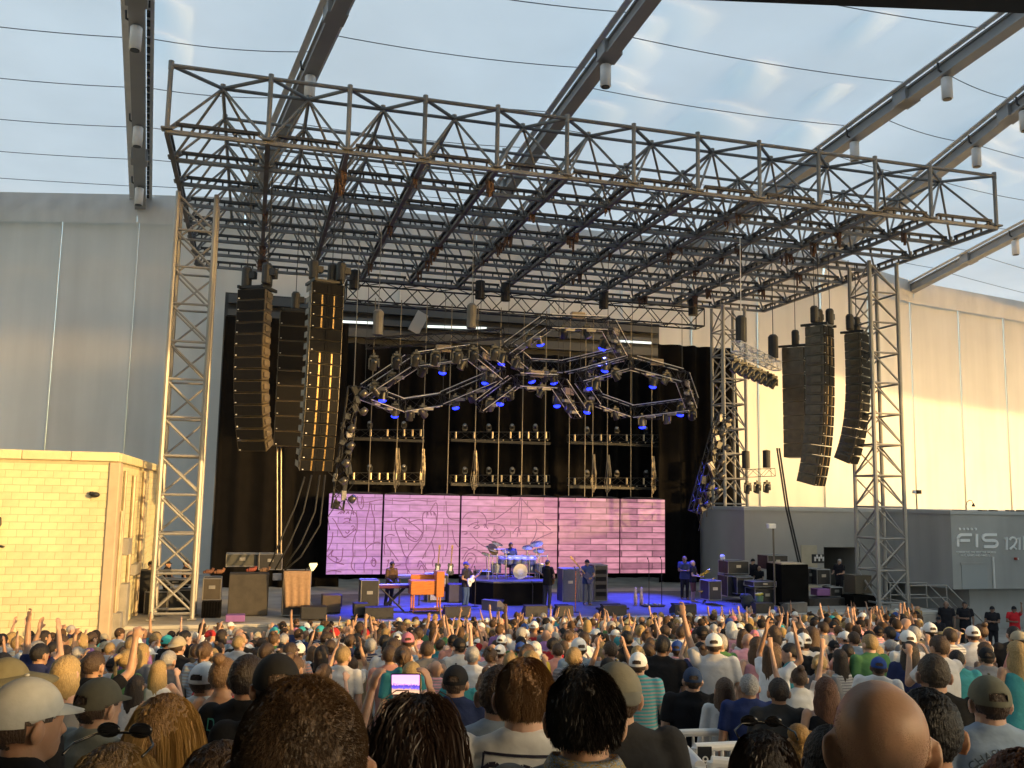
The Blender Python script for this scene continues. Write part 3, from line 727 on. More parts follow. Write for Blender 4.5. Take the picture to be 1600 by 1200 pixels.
SPOTS = {0: (-7, 7.0), 2: (-4.5, 6.5), 7: (-1.5, 7.5), 8: (1.5, 7), 15: (4.5, 7.0), 16: (7, 7.5), 11: (0, 10.5), 5: (-5, 10), 17: (4.5, 10.5)}
for k, (u, v, y, l) in enumerate(blue):
    p = at(u, v, y)
    t = lamp('blue lit moving head lamp '+l, p, LMS if k % 2 else LM, True, (rl.uniform(-.1, .35), rl.uniform(-.3, .3)), 'blue lamps on the hexagon trusses')
    if k in SPOTS:
        L = bpy.data.lights.new('beam', 'SPOT'); L.energy = 3200; L.color = (0.03, 0.05, 1.0); L.spot_size = math.radians(38); L.spot_blend = .8; L.shadow_soft_size = .12
        o = bpy.data.objects.new('beam', L); link(o); o.parent = t
        w0 = p - V(0, 0, .35); d = V(SPOTS[k][0], SPOTS[k][1], STAGE_Z) - w0
        o.location = w0 - t.location; o.rotation_euler = (-d).to_track_quat('Z', 'Y').to_euler()

# ================================================================== hexagon trusses
TUBE = mat('tube_sun_glint', (0.88, 0.84, 0.78), 0.35, 0.3)  # near-white colour stands in for the sun's glint on unlit tubes
def truss_seg(parent, a, b, s=.48, tubes=True, m=None, tm=None, name='truss_segment', step=.5, tr=.018):
    a = Vector(a); b = Vector(b); d = (b-a).normalized(); q = d.cross(V(0, 0, 1)).normalized(); up = q.cross(d)
    mb = MB(); cs = [(-s/2, -s/2), (s/2, -s/2), (s/2, s/2), (-s/2, s/2)]
    P = lambda c, t: a + d*t + q*c[0] + up*c[1]
    L = (b-a).length
    for c in cs: mb.tube(P(c, 0), P(c, L), tr, 6)
    n = max(2, round(L/step))
    for k in range(n):
        t0, t1 = L*k/n, L*(k+1)/n
        for e in range(4):
            c0, c1 = cs[e], cs[(e+1) % 4]
            if k % 2: c0, c1 = c1, c0
            mb.tube(P(c0, t0), P(c1, t1), tr*.6, 4, cap=False)
        if k in (0, n-1):
            for e in range(4): mb.tube(P(cs[e], t0 if k == 0 else t1), P(cs[(e+1) % 4], t0 if k == 0 else t1), tr*.8, 4)
    o = mb.build(name, m or M['black'], parent)
    if tubes:
        for c in ((-s/2-.03, -s/2-.05), (s/2+.03, -s/2-.05), (-s/2-.03, s/2+.05), (s/2+.03, s/2+.05)):
            MB().tube(P(c, .12), P(c, L-.12), .017, 6).build('light_tube', tm or TUBE, o)
    return o
def hexagon(label, pts, closed=True):
    P = [at(*p) for p in pts]; t = thing('hexagon_truss', label, 'truss', P[0], group='hexagon trusses over the stage')
    n = len(P)
    for k in range(n if closed else n-1): truss_seg(t, P[k], P[(k+1) % n])
    fl = MB().box((0, 0, 0), (.42, .16, .12)).mesh('fixture_box', mat('fixture_grey', (.30, .29, .28), .4, .2, 4, .2))
    pan = MB().bevbox((0, 0, 0), (.62, .10, .30), .02).mesh('panel_lamp', mat('fixture_brown', (.28, .22, .16), .5, 0, 4, .2))
    for k in range(n if closed else n-1):
        a, b = P[k], P[(k+1) % n]; d = b-a
        for f in (.35, .7):
            child('fixture_box', fl, t, a+d*f-V(0, .1, .33)-P[0], (0, 0, math.atan2(d.y, d.x)))
        if k in (1, 2): child('panel_lamp', pan, t, a+d*.5+V(0, 0, .32)-P[0], (0, 0, math.atan2(d.y, d.x)))
    for k in range(0, n, 2): bar(P[k]+V(0, 0, .2), V(P[k].x, P[k].y, RZ0-.1), .014, M['steeld'], 'suspension_cable', t, 5)
    # slack cable loops
    for k in range(n if closed else n-1):
        a, b = P[k], P[(k+1) % n]
        pts = [a.lerp(b, s/6)-V(0, 0, .18+.5*math.sin(math.pi*s/6)*rl.uniform(.4, .8)) for s in range(7)]
        MB().path(pts, .018, 5).build('cable_loop', M['cable'], t)
    return t
hexagon('left hexagonal lamp truss with bright tubes, tilted over the stage', [(570, 613, 9.8), (646, 563, 8.4), (738, 550, 8.4), (782, 586, 9.8), (692, 624, 11.8), (626, 634, 11.8)])
hexagon('top hexagonal lamp truss, highest of the group', [(794, 547, 9.6), (856, 503, 8.2), (950, 506, 8.2), (975, 552, 9.6), (880, 574, 11.4), (822, 571, 11.4)])
hexagon('open half hexagon truss below the highest hexagon', [(748, 637, 10.6), (806, 594, 9.8), (872, 597, 9.8), (906, 648, 10.6)], False)
hexagon('right hexagonal lamp truss with bright tubes', [(907, 588, 9.8), (986, 566, 8.6), (1066, 588, 8.6), (1082, 632, 10.0), (988, 644, 12.0), (932, 624, 12.0)])

extra = [(585, 600, 9.4), (612, 585, 9.0), (660, 570, 8.6), (722, 560, 8.6), (765, 580, 9.4), (735, 612, 10.8), (660, 636, 11.8), (640, 640, 11.8), (805, 560, 9.8), (826, 524, 8.8), (880, 512, 8.3), (915, 512, 8.3), (966, 540, 9.2), (925, 566, 10.4), (850, 580, 11.4), (765, 625, 10.4), (795, 608, 10.0), (845, 604, 9.9), (890, 628, 10.4), (930, 592, 9.4), (960, 578, 8.9), (1040, 584, 8.6), (1075, 612, 9.4), (1080, 640, 10.2), (1040, 646, 11.0), (960, 640, 12.0)]
hx = ['left hexagon', 'top hexagon', 'half hexagon', 'right hexagon']; cnt = [0, 0, 0, 0]; tot = [8, 7, 4, 7]
for k, (u, v, y) in enumerate(extra):
    g = 0 if k < 8 else 1 if k < 15 else 2 if k < 19 else 3; cnt[g] += 1
    lamp('unlit dark lamp, %s of %d round the %s' % (ordn2[cnt[g]-1], tot[g], hx[g]), at(u, v, y)-V(0, .1, .45), LM if k % 3 else LMS, False, (rl.uniform(-.3, .9), rl.uniform(-.9, .9)), 'unlit lamps on the hexagons')
# ================================================================== straight trusses with lamps
def named_truss(label, a, b, s=.34, m=None, grp=None, tr=.02, step=.45):
    t = thing('lamp_truss', label, 'truss', a, group=grp); truss_seg(t, a, b, s, False, m, tr=tr, step=step, name='truss_body'); return t
a, b = at(572, 537, 6.5), at(786, 521, 6.5)
t = named_truss('black lamp truss over the left hexagon carrying seven lamps', a, b, .38, M['black'], tr=.024)
ordn = ['first', 'second', 'third', 'fourth', 'fifth', 'sixth', 'seventh', 'eighth', 'ninth', 'tenth', 'eleventh', 'twelfth']
for k, f in enumerate((.06, .22, .36, .50, .66, .78, .94)):
    p = a.lerp(b, f); lamp(ordn[k]+' lamp from the left under the long truss above the left hexagon', p-V(0, 0, 1.0), LMS if k % 2 == 0 else LM, False, (.5, .2), 'lamps under the long truss')
for f in (.08, .76):
    p = a.lerp(b, f); MB().lathe([(0, 0), (.2, 0), (.2, .9), (.1, 1.0), (0, 1.0)], p+V(0, 0, .3), 12).build('hoist', M['joist'], t); bar(p+V(0, 0, 1.2), V(p.x, p.y, RZ0-.1), .016, M['alu'], 'chain', t, 5)
a = atz(1150, 541, 11.9); b = atz(1213, 572, 11.9)
t = named_truss('bright lamp truss with seven dark lamps, right of the black drape', a, b, .40, M['chrome'], tr=.022)
for k in range(7):
    p = a.lerp(b, .04+.155*k); lamp(ordn[k]+' lamp from the left under the bright truss at stage right', p-V(.1, 0, 1.0), LM, False, (.2, .65), 'lamps under the bright right truss')
p = a.lerp(b, .12); MB().lathe([(0, 0), (.22, 0), (.22, .95), (.14, 1.05), (0, 1.05)], p+V(0, 0, .3), 12).build('hoist', M['blackp'], t); bar(p+V(0, 0, 1.2), V(p.x, p.y, RZ0-.1), .02, M['white'], 'chain', t, 5)
p = a.lerp(b, .92); MB().lathe([(0, 0), (.22, 0), (.22, .95), (.14, 1.05), (0, 1.05)], p+V(0, 0, .3), 12).build('hoist', M['blackp'], t); bar(p+V(0, 0, 1.2), V(p.x, p.y, RZ0-.1), .02, M['steeld'], 'chain', t, 5)
# upright trusses left and right of the screen
def upright(label, p0, p1, side, grp='upright lamp trusses beside the screen'):
    t = named_truss(label, p0, p1, .46, M['black'], grp, .024, .4)
    d = p1-p0; rq = random.Random(len(label))
    for k in range(14):
        c = p0 + d*(k+.5)/14 + V(rq.uniform(-.3, .3), rq.uniform(-.4, 0), 0)
        MB().bevbox(c, (rq.uniform(.12, .3), .14, rq.uniform(.2, .42)), .02, RY(rq.uniform(-.5, .5))).build('fixture_box', rq.choice([HEADM, HEADM, mat('fixture_grey', (0, 0, 0)), M['black']]), t)
        if k % 2 == 0: MB().lathe([(0, .12), (.12, .1), (.16, -.1), (.14, -.16), (0, -.13)], c+V(side*.34, -.2, -.1), 12, RY(side*.7) @ RX(.5)).build('lamp_head', HEADS, t, True)
        MB().path([c, c+V(rq.uniform(-.4, .4), -.2, -.5), c+V(rq.uniform(-.3, .3), -.1, -1.0)], .02, 5).build('cable', M['cable'], t)
    bar(p0, V(p0.x, p0.y, RZ0-.1), .018, M['alu'], 'suspension_cable', t, 5)
    return t
upright('upright black truss crowded with lamps, left of the screen', at(553, 605, 9.0), at(527, 795, 9.0), 1)
upright('slanting black truss crowded with lamps, right of the screen', at(1128, 648, 10.0), at(1086, 800, 10.0), 1)
# cluster on the rear right tower
a, b = at(1158, 740, 14.5), at(1208, 738, 14.5)
t = named_truss('short black truss with hanging lamps on the slender rear tower', a, b, .4)
for f in (.15, .8): MB().lathe([(0, 0), (.2, 0), (.2, .9), (0, .95)], a.lerp(b, f)+V(0, 0, .25), 12).build('hoist', M['blackp'], t)
for k, f in enumerate((.2, .5, .8)): lamp(['left', 'middle', 'right'][k]+' lamp under the short truss on the rear tower', a.lerp(b, f)-V(0, 0, 1.0), LM, False, (.3, .2), 'lamps on the rear tower truss')
# long black rigging truss at the back of the roof
a, b = at(540, 456, 16.0), at(1094, 494, 16.0); b.z = a.z
t = named_truss('long black rigging truss under the rear edge of the stage roof', a, b, .95, M['black'], tr=.045, step=.9)
for f in (.02, .35, .42, .70, .97): MB().lathe([(0, 0), (.25, 0), (.25, .9), (0, 1.0)], a.lerp(b, f)+V(0, -.3, .1), 12).build('hoist', M['blackp'], t)
# tiers of small lamps behind the screen
secs = [('left', 545, 662), ('middle', 703, 857), ('right', 888, 1035)]
for row, (v0, v1, nm) in enumerate(((668, 687, 'upper'), (737, 753, 'lower'))):
    for (nm2, u0, u1) in secs:
        off = (u0-545)*.022
        a, b = at(u0, (v0+v1)/2+off, 19.0), at(u1, (v0+v1)/2+off, 19.0)
        t = thing('lamp_tier', nm+' '+nm2+' black lamp tier hung behind the screen', 'truss', a, group='lamp tiers behind the screen')
        truss_seg(t, a, b, .40, False, mat('tier_metal', (.05, .046, .04), .4, .4), tr=.02, step=.55, name='truss_body')
        MB().box((a+b)/2-V(0, .25, .34), ((b-a).length, .22, .14)).build('cable_tray', mat('tray_grey', (.03, .029, .027), .5, .2, 3, .2), t)
        n = int((u1-u0)/13)
        for k in range(n):
            f = (k+.5)/n; p = a.lerp(b, f)
            if k % 2 == 0 or rl.random() < .4: MB().lathe([(0, -.17), (.055, -.17), (.055, .17), (0, .17)], p+V(0, -.3, .02), 8).build('batten_lamp', mat('lamp_brass', (.62, .50, .34), .3, .6), t)
            MB().ell(p+V(.1, -.3, -.25), (.04, .04, .04), None, 8, 5).build('lens', mat('lamp_brass', (0, 0, 0)), t)
        for k in range(2 if nm2 == 'left' else 4 if nm2 == 'middle' else 3):
            f = (k+.6)/(2.2 if nm2 == 'left' else 4.2 if nm2 == 'middle' else 3.2)
            lamp('%s small lamp standing on the %s %s tier behind the screen' % (ordn[k], nm, nm2), a.lerp(b, min(f, .97))+V(0, -.1, .62), LMs, False, (.9, .5), 'small lamps on the tiers', up=True)

# ================================================================== video screen
SCY = 15.0; SZ0, SZ1 = 2.20, 5.86
def screen_mat():
    m = bpy.data.materials.new('screen_picture'); m.use_nodes = True; t = m.node_tree; n = t.nodes; p = n['Principled BSDF']
    p.inputs['Base Color'].default_value = (.02, .02, .02, 1); p.inputs['Roughness'].default_value = .5
    tc = n.new('ShaderNodeTexCoord'); sp = n.new('ShaderNodeSeparateXYZ'); cb = n.new('ShaderNodeCombineXYZ')
    t.links.new(tc.outputs['Object'], sp.inputs[0]); t.links.new(sp.outputs['X'], cb.inputs['X']); t.links.new(sp.outputs['Z'], cb.inputs['Y'])
    br = n.new('ShaderNodeTexBrick'); br.inputs['Scale'].default_value = 1; br.inputs['Brick Width'].default_value = 1.65; br.inputs['Row Height'].default_value = .30
    br.inputs['Mortar Size'].default_value = .020; br.inputs['Mortar Smooth'].default_value = .6; br.inputs['Bias'].default_value = 0
    br.inputs['Color1'].default_value = (.68, .25, .43, 1); br.inputs['Color2'].default_value = (.82, .34, .51, 1); br.inputs['Mortar'].default_value = (.20, .06, .13, 1)
    t.links.new(cb.outputs[0], br.inputs['Vector'])
    # shaded brick faces, stronger towards the right of the picture
    nz = n.new('ShaderNodeTexNoise'); nz.inputs['Scale'].default_value = 2.6; nz.inputs['Detail'].default_value = 5
    mp = n.new('ShaderNodeMapping'); mp.inputs['Scale'].default_value = (.7, 2.2, 1); t.links.new(cb.outputs[0], mp.inputs[0]); t.links.new(mp.outputs[0], nz.inputs['Vector'])
    br2 = n.new('ShaderNodeTexBrick'); br2.inputs['Scale'].default_value = 1; br2.inputs['Brick Width'].default_value = 1.65; br2.inputs['Row Height'].default_value = .30; br2.inputs['Mortar Size'].default_value = .05; br2.inputs['Mortar Smooth'].default_value = 1
    br2.inputs['Color1'].default_value = (.42, .40, .42, 1); br2.inputs['Color2'].default_value = (1.1, 1.1, 1.1, 1); br2.inputs['Mortar'].default_value = (.22, .20, .22, 1); t.links.new(cb.outputs[0], br2.inputs['Vector'])
    gr = n.new('ShaderNodeMapRange'); gr.inputs[1].default_value = 1.5; gr.inputs[2].default_value = 6; gr.inputs[3].default_value = .10; gr.inputs[4].default_value = .85; t.links.new(sp.outputs['X'], gr.inputs[0])
    mn = n.new('ShaderNodeMix'); mn.data_type = 'RGBA'; mn.blend_type = 'MULTIPLY'; t.links.new(gr.outputs[0], mn.inputs[0]); t.links.new(br.outputs['Color'], mn.inputs[6]); t.links.new(br2.outputs['Color'], mn.inputs[7])
    r2 = n.new('ShaderNodeMapRange'); r2.inputs[1].default_value = .3; r2.inputs[2].default_value = .7; r2.inputs[3].default_value = .72; r2.inputs[4].default_value = 1.14; t.links.new(nz.outputs['Fac'], r2.inputs[0])
    m2 = n.new('ShaderNodeMix'); m2.data_type = 'RGBA'; m2.blend_type = 'MULTIPLY'; m2.inputs[0].default_value = 1; t.links.new(mn.outputs[2], m2.inputs[6]); t.links.new(r2.outputs[0], m2.inputs[7])
    # lilac wash low on the left
    wv = n.new('ShaderNodeTexNoise'); wv.inputs['Scale'].default_value = .5; t.links.new(cb.outputs[0], wv.inputs['Vector'])
    r3 = n.new('ShaderNodeMapRange'); r3.inputs[1].default_value = 2; r3.inputs[2].default_value = -9; r3.inputs[3].default_value = 0; r3.inputs[4].default_value = .75; t.links.new(sp.outputs['X'], r3.inputs[0])
    m3 = n.new('ShaderNodeMix'); m3.data_type = 'RGBA'; m3.blend_type = 'MULTIPLY'; t.links.new(r3.outputs[0], m3.inputs[0]); t.links.new(m2.outputs[2], m3.inputs[6]); m3.inputs[7].default_value = (.74, .95, 2.0, 1)
    t.links.new(m3.outputs[2], p.inputs['Emission Color']); p.inputs['Emission Strength'].default_value = SCREEN_E
    return m
SCREEN_E = 0.215
SM = screen_mat()
led = thing('video_screen', 'wide pink video wall of five panels showing bricks and line drawings', 'screen', (0, SCY, 0))
edges = [-8.74] + [at(u, 840, SCY).x for u in (597.5, 719, 872, 969)] + [8.17]
for k in range(5):
    MB().bx(edges[k]+.05, edges[k+1]-.05, SCY, SCY+.10, SZ0, SZ1).build('panel', SM, led, at=(0, SCY, 0))
    MB().bx(edges[k]+.06, edges[k+1]-.06, SCY+.11, SCY+.30, SZ0+.05, SZ1-.02).build('panel_back', M['black'], led)
    c = (edges[k]+edges[k+1])/2
    for s in ((-.25, .25) if edges[k+1]-edges[k] > 2.6 else (0,)):
        x = c + s*(edges[k+1]-edges[k]); w_ = (edges[k+1]-edges[k])*(.23 if s else .45)
        MB().path([(x-w_, SCY+.15, SZ1+.01), (x-w_*.5, SCY+.15, SZ1+.07), (x+w_*.5, SCY+.15, SZ1+.07), (x+w_, SCY+.15, SZ1+.01)], .05, 6).build('header_bar', M['black'], led)
POLE = mat('steel_pole', (.17, .145, .115), .35, .6, 3, .2)
poles = [(577, 515, 0), (619, 650, 1), (660, 650, 1), (700, 640, 0), (742, 640, 1), (779, 600, 0), (816, 645, 0), (852, 620, 0), (890, 620, 0), (915, 645, 0), (927, 600, 1), (950, 620, 1), (987, 580, 0), (1020, 660, 1)]
for k, (u, vt, bun) in enumerate(poles):
    b = at(u-1.5, 775, SCY+.15); tp = V(b.x, b.y, 15.2)
    bar(V(b.x, b.y, SZ1+.06), tp, .022, POLE, 'suspension_pole', led, 6)
    if bun:
        for q in range(4):
            dx = rl.uniform(-.06, .10); r_ = rl.uniform(.05, .17)
            pts = [V(b.x+dx, b.y-.06, SZ1+2.2), V(b.x+dx-r_*.4, b.y-.08, SZ1+1.5), V(b.x+dx-r_, b.y-.08, SZ1+.8), V(b.x+dx-r_*.3, b.y-.08, SZ1+.3), V(b.x+dx+r_*.6, b.y-.08, SZ1+.5), V(b.x+dx+r_*.7, b.y-.08, SZ1+1.2), V(b.x+dx, b.y-.06, SZ1+2.2)]
            MB().path(pts, .012, 5).build('cable_coil', POLE, led)
# line drawings shown on the screen (points are picture coordinates of the panels)
def Z(x, y): return (500+x/5.714, 765+y/5.714)
lines = [
 [(160, 215), (200, 188), (245, 178), (295, 190), (330, 220), (335, 300), (330, 360)], [(180, 215), (215, 195), (210, 215)], [(235, 215), (255, 190), (255, 215)], [(280, 215), (300, 200), (300, 225)],
 [(110, 255), (140, 290), (160, 340), (180, 370), (205, 420), (225, 432), (250, 410), (290, 380), (320, 350)], [(205, 300), (235, 285), (270, 295)], [(215, 262), (250, 252), (280, 275)], [(225, 375), (245, 395), (265, 370), (250, 360)], [(280, 330), (300, 320), (310, 340), (290, 360)],
 [(115, 380), (110, 440), (90, 500), (60, 560)], [(330, 360), (300, 440), (290, 520), (300, 600), (270, 690), (320, 740)], [(60, 590), (100, 630), (150, 655), (190, 640), (200, 590), (205, 520)], [(75, 590), (130, 520), (90, 590), (140, 600), (165, 630)], [(150, 655), (215, 670)], [(40, 740), (120, 720), (190, 735)],
 [(335, 60), (340, 140), (370, 185), (395, 130), (380, 60)], [(375, 60), (370, 130)], [(330, 110), (430, 115), (500, 95), (560, 90)], [(445, 115), (435, 190), (415, 260), (405, 370), (405, 520)], [(455, 120), (465, 200), (490, 270), (492, 380), (480, 470)], [(410, 530), (450, 490), (510, 465), (540, 480)], [(410, 530), (420, 610), (390, 660), (395, 740)], [(455, 640), (480, 610), (505, 640), (490, 690), (465, 680), (455, 640)], [(470, 640), (490, 625), (495, 660)],
 [(560, 285), (640, 290), (700, 262), (735, 245), (800, 290), (870, 340), (915, 385)], [(735, 245), (690, 265), (665, 310), (680, 370), (720, 470), (740, 560), (770, 610)], [(740, 340), (780, 400), (860, 450)], [(770, 350), (760, 420), (850, 475), (890, 440), (915, 385)], [(800, 290), (900, 260), (920, 290)],
 [(915, 260), (920, 210), (945, 195), (960, 200), (965, 230)], [(965, 200), (985, 192), (995, 230)], [(995, 195), (1015, 195), (1020, 230)], [(1020, 205), (1035, 225), (1040, 270)], [(985, 190), (1040, 95), (1052, 190), (1045, 270)], [(915, 260), (925, 350), (915, 430), (860, 490), (810, 560), (770, 620), (765, 690), (800, 740)], [(1045, 270), (1030, 380), (990, 480), (940, 560), (915, 620)], [(1000, 470), (1030, 600), (1000, 640), (1010, 690)],
 [(570, 90), (680, 100), (780, 105), (870, 90), (960, 105), (1040, 100)], [(580, 420), (620, 395), (665, 410)], [(580, 430), (600, 500), (660, 580), (700, 640)], [(560, 480), (580, 490), (570, 540), (580, 580)], [(600, 640), (620, 620), (600, 690)], [(640, 620), (660, 640), (650, 690), (720, 670)], [(870, 690), (890, 620), (930, 680), (960, 720)], [(880, 720), (910, 660), (940, 740)], [(1125, 105), (1130, 260), (1250, 280)], [(1140, 300), (1145, 470), (1120, 600)],
 [(1270, 270), (1300, 220), (1350, 195), (1420, 195), (1465, 220), (1490, 280), (1480, 330), (1500, 350)], [(1320, 330), (1360, 300), (1420, 290)], [(1370, 340), (1400, 320), (1430, 330), (1400, 350), (1370, 340)], [(1265, 380), (1300, 370), (1320, 390), (1290, 400)], [(1340, 390), (1400, 460), (1450, 500), (1500, 520)], [(1460, 320), (1480, 300), (1470, 340)], [(1490, 280), (1560, 270), (1600, 240), (1700, 170), (1760, 120), (1790, 70)], [(1180, 360), (1200, 470), (1250, 530), (1300, 510), (1340, 540), (1380, 510)], [(1280, 660), (1310, 580), (1350, 560), (1400, 600), (1360, 680), (1330, 740)], [(1300, 680), (1330, 610), (1360, 620)], [(1270, 620), (1330, 520), (1410, 540), (1480, 600), (1540, 580)],
 [(1500, 300), (1620, 310), (1660, 360), (1640, 420), (1540, 440), (1500, 400)], [(1530, 400), (1560, 340), (1590, 410), (1620, 350)], [(1480, 440), (1560, 470), (1600, 520), (1500, 540)], [(1790, 70), (1770, 200), (1780, 320), (1760, 420)], [(1800, 80), (1850, 140), (1900, 190)], [(1800, 80), (1800, 220), (1785, 330)], [(1720, 390), (1770, 320), (1790, 400)], [(1920, 270), (1940, 330), (1920, 420), (1880, 480)], [(1880, 480), (1960, 430), (2080, 380)], [(1930, 260), (2060, 360)],
]
ink = emit('screen_ink', (.26, .08, .22), .20, (.01, .01, .01))
lr = MB()
for pl in lines:
    pts = [at(*Z(*q), SCY-.006) for q in pl]
    # smooth the polyline a little
    for _ in range(2):
        o_ = [pts[0]]
        for i in range(len(pts)-1): o_ += [pts[i].lerp(pts[i+1], .25), pts[i].lerp(pts[i+1], .75)]
        pts = o_ + [pts[-1]]
    for i in range(len(pts)-1):
        a, b = pts[i], pts[i+1]; d = (b-a); 
        if d.length < 1e-4: continue
        d.normalize(); s = V(-d.z, 0, d.x)*.021; e = d*.006
        if max(a.x, b.x) > 8.1 or min(a.x, b.x) < -8.7 or max(a.z, b.z) > SZ1 or min(a.z, b.z) < SZ0: continue
        lr.add([V(*(a-e+s)), V(*(a-e-s)), V(*(b+e-s)), V(*(b+e+s))], [(0, 1, 2, 3)])
setp(lr.build('picture_lines', ink, led), kind='stuff')

# ================================================================== drapes and back of the stage
def drape(label, x0, x1, y, z0, z1, m=None, fold=.16, cut=None, per=2.4):
    n = max(8, int((x1-x0)/.14)); nz = 10; mb = MB()
    for j in range(nz+1):
        for i in range(n+1):
            x = x0+(x1-x0)*i/n; z = z0+(z1-z0)*j/nz
            if cut: x = x0+(x1-x0+cut*(1-j/nz))*i/n
            mb.v.append((x, y+fold*math.sin(x*per*2.3+.8*math.sin(x*1.7)+j*.05)+.05*math.sin(x*9), z))
    for j in range(nz):
        for i in range(n): o_ = j*(n+1)+i; mb.f.append((o_, o_+1, o_+n+2, o_+n+1)); mb.m.append(0)
    o = mb.build('black_drape', m or M['drape'], smooth=True, at=((x0+x1)/2, y, z0)); setp(o, label, 'drape', 'black drapes round the stage'); 
    sm = o.modifiers.new('thickness', 'SOLIDIFY'); sm.thickness = .02
    return o
dl0, dl1 = at(352, 493, 16.6), at(545, 505, 16.6)
drape('wide black drape hanging behind the left loudspeakers', dl0.x, dl1.x, 16.6, STAGE_Z, dl0.z)
drape('black drape across the back of the stage behind the screen', dl1.x+.1, at(1062, 600, 20.6).x, 20.6, STAGE_Z, at(700, 545, 20.6).z)
dr0, dr1 = at(1036, 540, 17.6), at(1146, 545, 17.6)
drape('tall black drape hanging right of the screen', dr0.x-.3, dr1.x, 17.6, STAGE_Z, dr1.z, cut=.75)
p0, p1 = at(1030, 640, 18.4), at(1084, 640, 18.4)
# house behind the stage with tube lights
hb = thing('stage_house', 'dark grey steel front of the stage house above the rear drape', 'building', (0, 25, 0))
a, b = at(520, 488, 25), at(1034, 512, 25)
MB().bx(a.x-6, b.x, 25.4, 28, 0, at(700, 480, 25).z).build('wall', mat('house_grey', (.05, .052, .055), .8, 0, 1, .15), hb)
for v, h in ((492, .5), (512, .35), (530, .5)):
    c = at(720, v, 25); MB().bx(a.x-5.8, b.x-.2, 25.0, 25.38, c.z-h/2, c.z+h/2).build('girder', mat('house_girder', (.08, .083, .086), .6, .1, 1, .1), hb)
c = at(720, 510, 24.7)
for u0, u1, v in ((524, 590, 502), (668, 760, 510), (968, 1018, 533)):
    p, q = at(u0, v, 24.6), at(u1, v+3, 24.6); MB().tube(p, q, .07).build('tube_light', emit('tube_glow', (.8, .95, 1.0), .35, (.6, .6, .6)), hb)
p = at(662, 493, 24.5); q = at(645, 515, 24.5); MB().box((p+q)/2, (.7, .1, 1.3), RY(.45)).build('white_brace', mat('brace_grey', (.35, .35, .34), .6), hb)
import time; T0 = time.time()
# ================================================================== people: builders
TMP = bpy.data.scenes.new('mesh_shop')
def evaluated(o):
    with bpy.context.temp_override(scene=TMP, view_layer=TMP.view_layers[0]):
        dg = bpy.context.evaluated_depsgraph_get(); dg.update(); return o.evaluated_get(dg)
def remesh(mb, name, voxel, smooth=3, dec=None):
    me = mb.mesh('tmp', M['black']); o = bpy.data.objects.new('tmp', me); TMP.collection.objects.link(o)
    r = o.modifiers.new('r', 'REMESH'); r.mode = 'VOXEL'; r.voxel_size = voxel; r.use_smooth_shade = True
    if smooth:
        s = o.modifiers.new('s', 'SMOOTH'); s.factor = .5; s.iterations = smooth
    if dec:
        d = o.modifiers.new('d', 'DECIMATE'); d.ratio = dec
    out = bpy.data.meshes.new_from_object(evaluated(o)); out.name = name
    bpy.data.objects.remove(o); bpy.data.meshes.remove(me)
    out.materials.clear(); out.polygons.foreach_set('use_smooth', [True]*len(out.polygons))
    return out
def cap_(mb, p0, p1, r0, r1=None, n=10):
    r1 = r0 if r1 is None else r1; p0 = Vector(p0); p1 = Vector(p1)
    mb.tube(p0, p1, r0, n, r1); mb.ell(p0, (r0,)*3, None, n, 6); mb.ell(p1, (r1,)*3, None, n, 6)
TS = .056
def loft(mb, secs, n=20):
    secs = [(z+TS*max(0, min(1, (z-1.1)/.25)), a, b, c, d) for z, a, b, c, d in secs]
    vs = []; N = len(secs)
    for z, cx, cy, rx, ry in secs:
        for k in range(n):
            a = 2*math.pi*k/n; c, s = math.cos(a), math.sin(a)
            e = 2/2.4
            vs.append((cx+rx*math.copysign(abs(c)**e, c), cy+ry*math.copysign(abs(s)**e, s), z))
    fs = [(i*n+k, i*n+(k+1) % n, (i+1)*n+(k+1) % n, (i+1)*n+k) for i in range(N-1) for k in range(n)]
    fs += [tuple(range(n-1, -1, -1)), tuple(range((N-1)*n, N*n))]
    mb.add(vs, fs)
def hand(mb, w, d, palm, curl=.35, s=1.0, side=1):
    """wrist w, pointing along d, palm facing direction palm; five bent fingers"""
    d = Vector(d).normalized(); palm = (Vector(palm) - d*Vector(palm).dot(d)).normalized(); x = d.cross(palm)*side
    R = Matrix((x, palm, d)).transposed(); w = Vector(w)
    mb.ell(w + d*.048*s, (.040*s, .016*s, .052*s), R, 10, 6)
    for k, L in enumerate((.072, .080, .075, .058)):
        b = w + d*.088*s + x*((k-1.5)*.0205*s); dd = d; p = b
        for q, f in enumerate((.45, .32, .25)):
            dd = (dd*math.cos(curl*(.7+.5*q)) + palm*math.sin(curl*(.7+.5*q))).normalized()
            e = p + dd*L*f*s; cap_(mb, p, e, .0092*s-.0008*q, .0084*s-.0008*q, 6); p = e
    b = w + d*.025*s - x*.030*s; p1 = b - x*.026*s + d*.030*s + palm*.010*s; p2 = p1 + d*.030*s - x*.004*s + palm*.012*s
    cap_(mb, b, p1, .0115*s, .0105*s, 6); cap_(mb, p1, p2, .0105*s, .0088*s, 6)
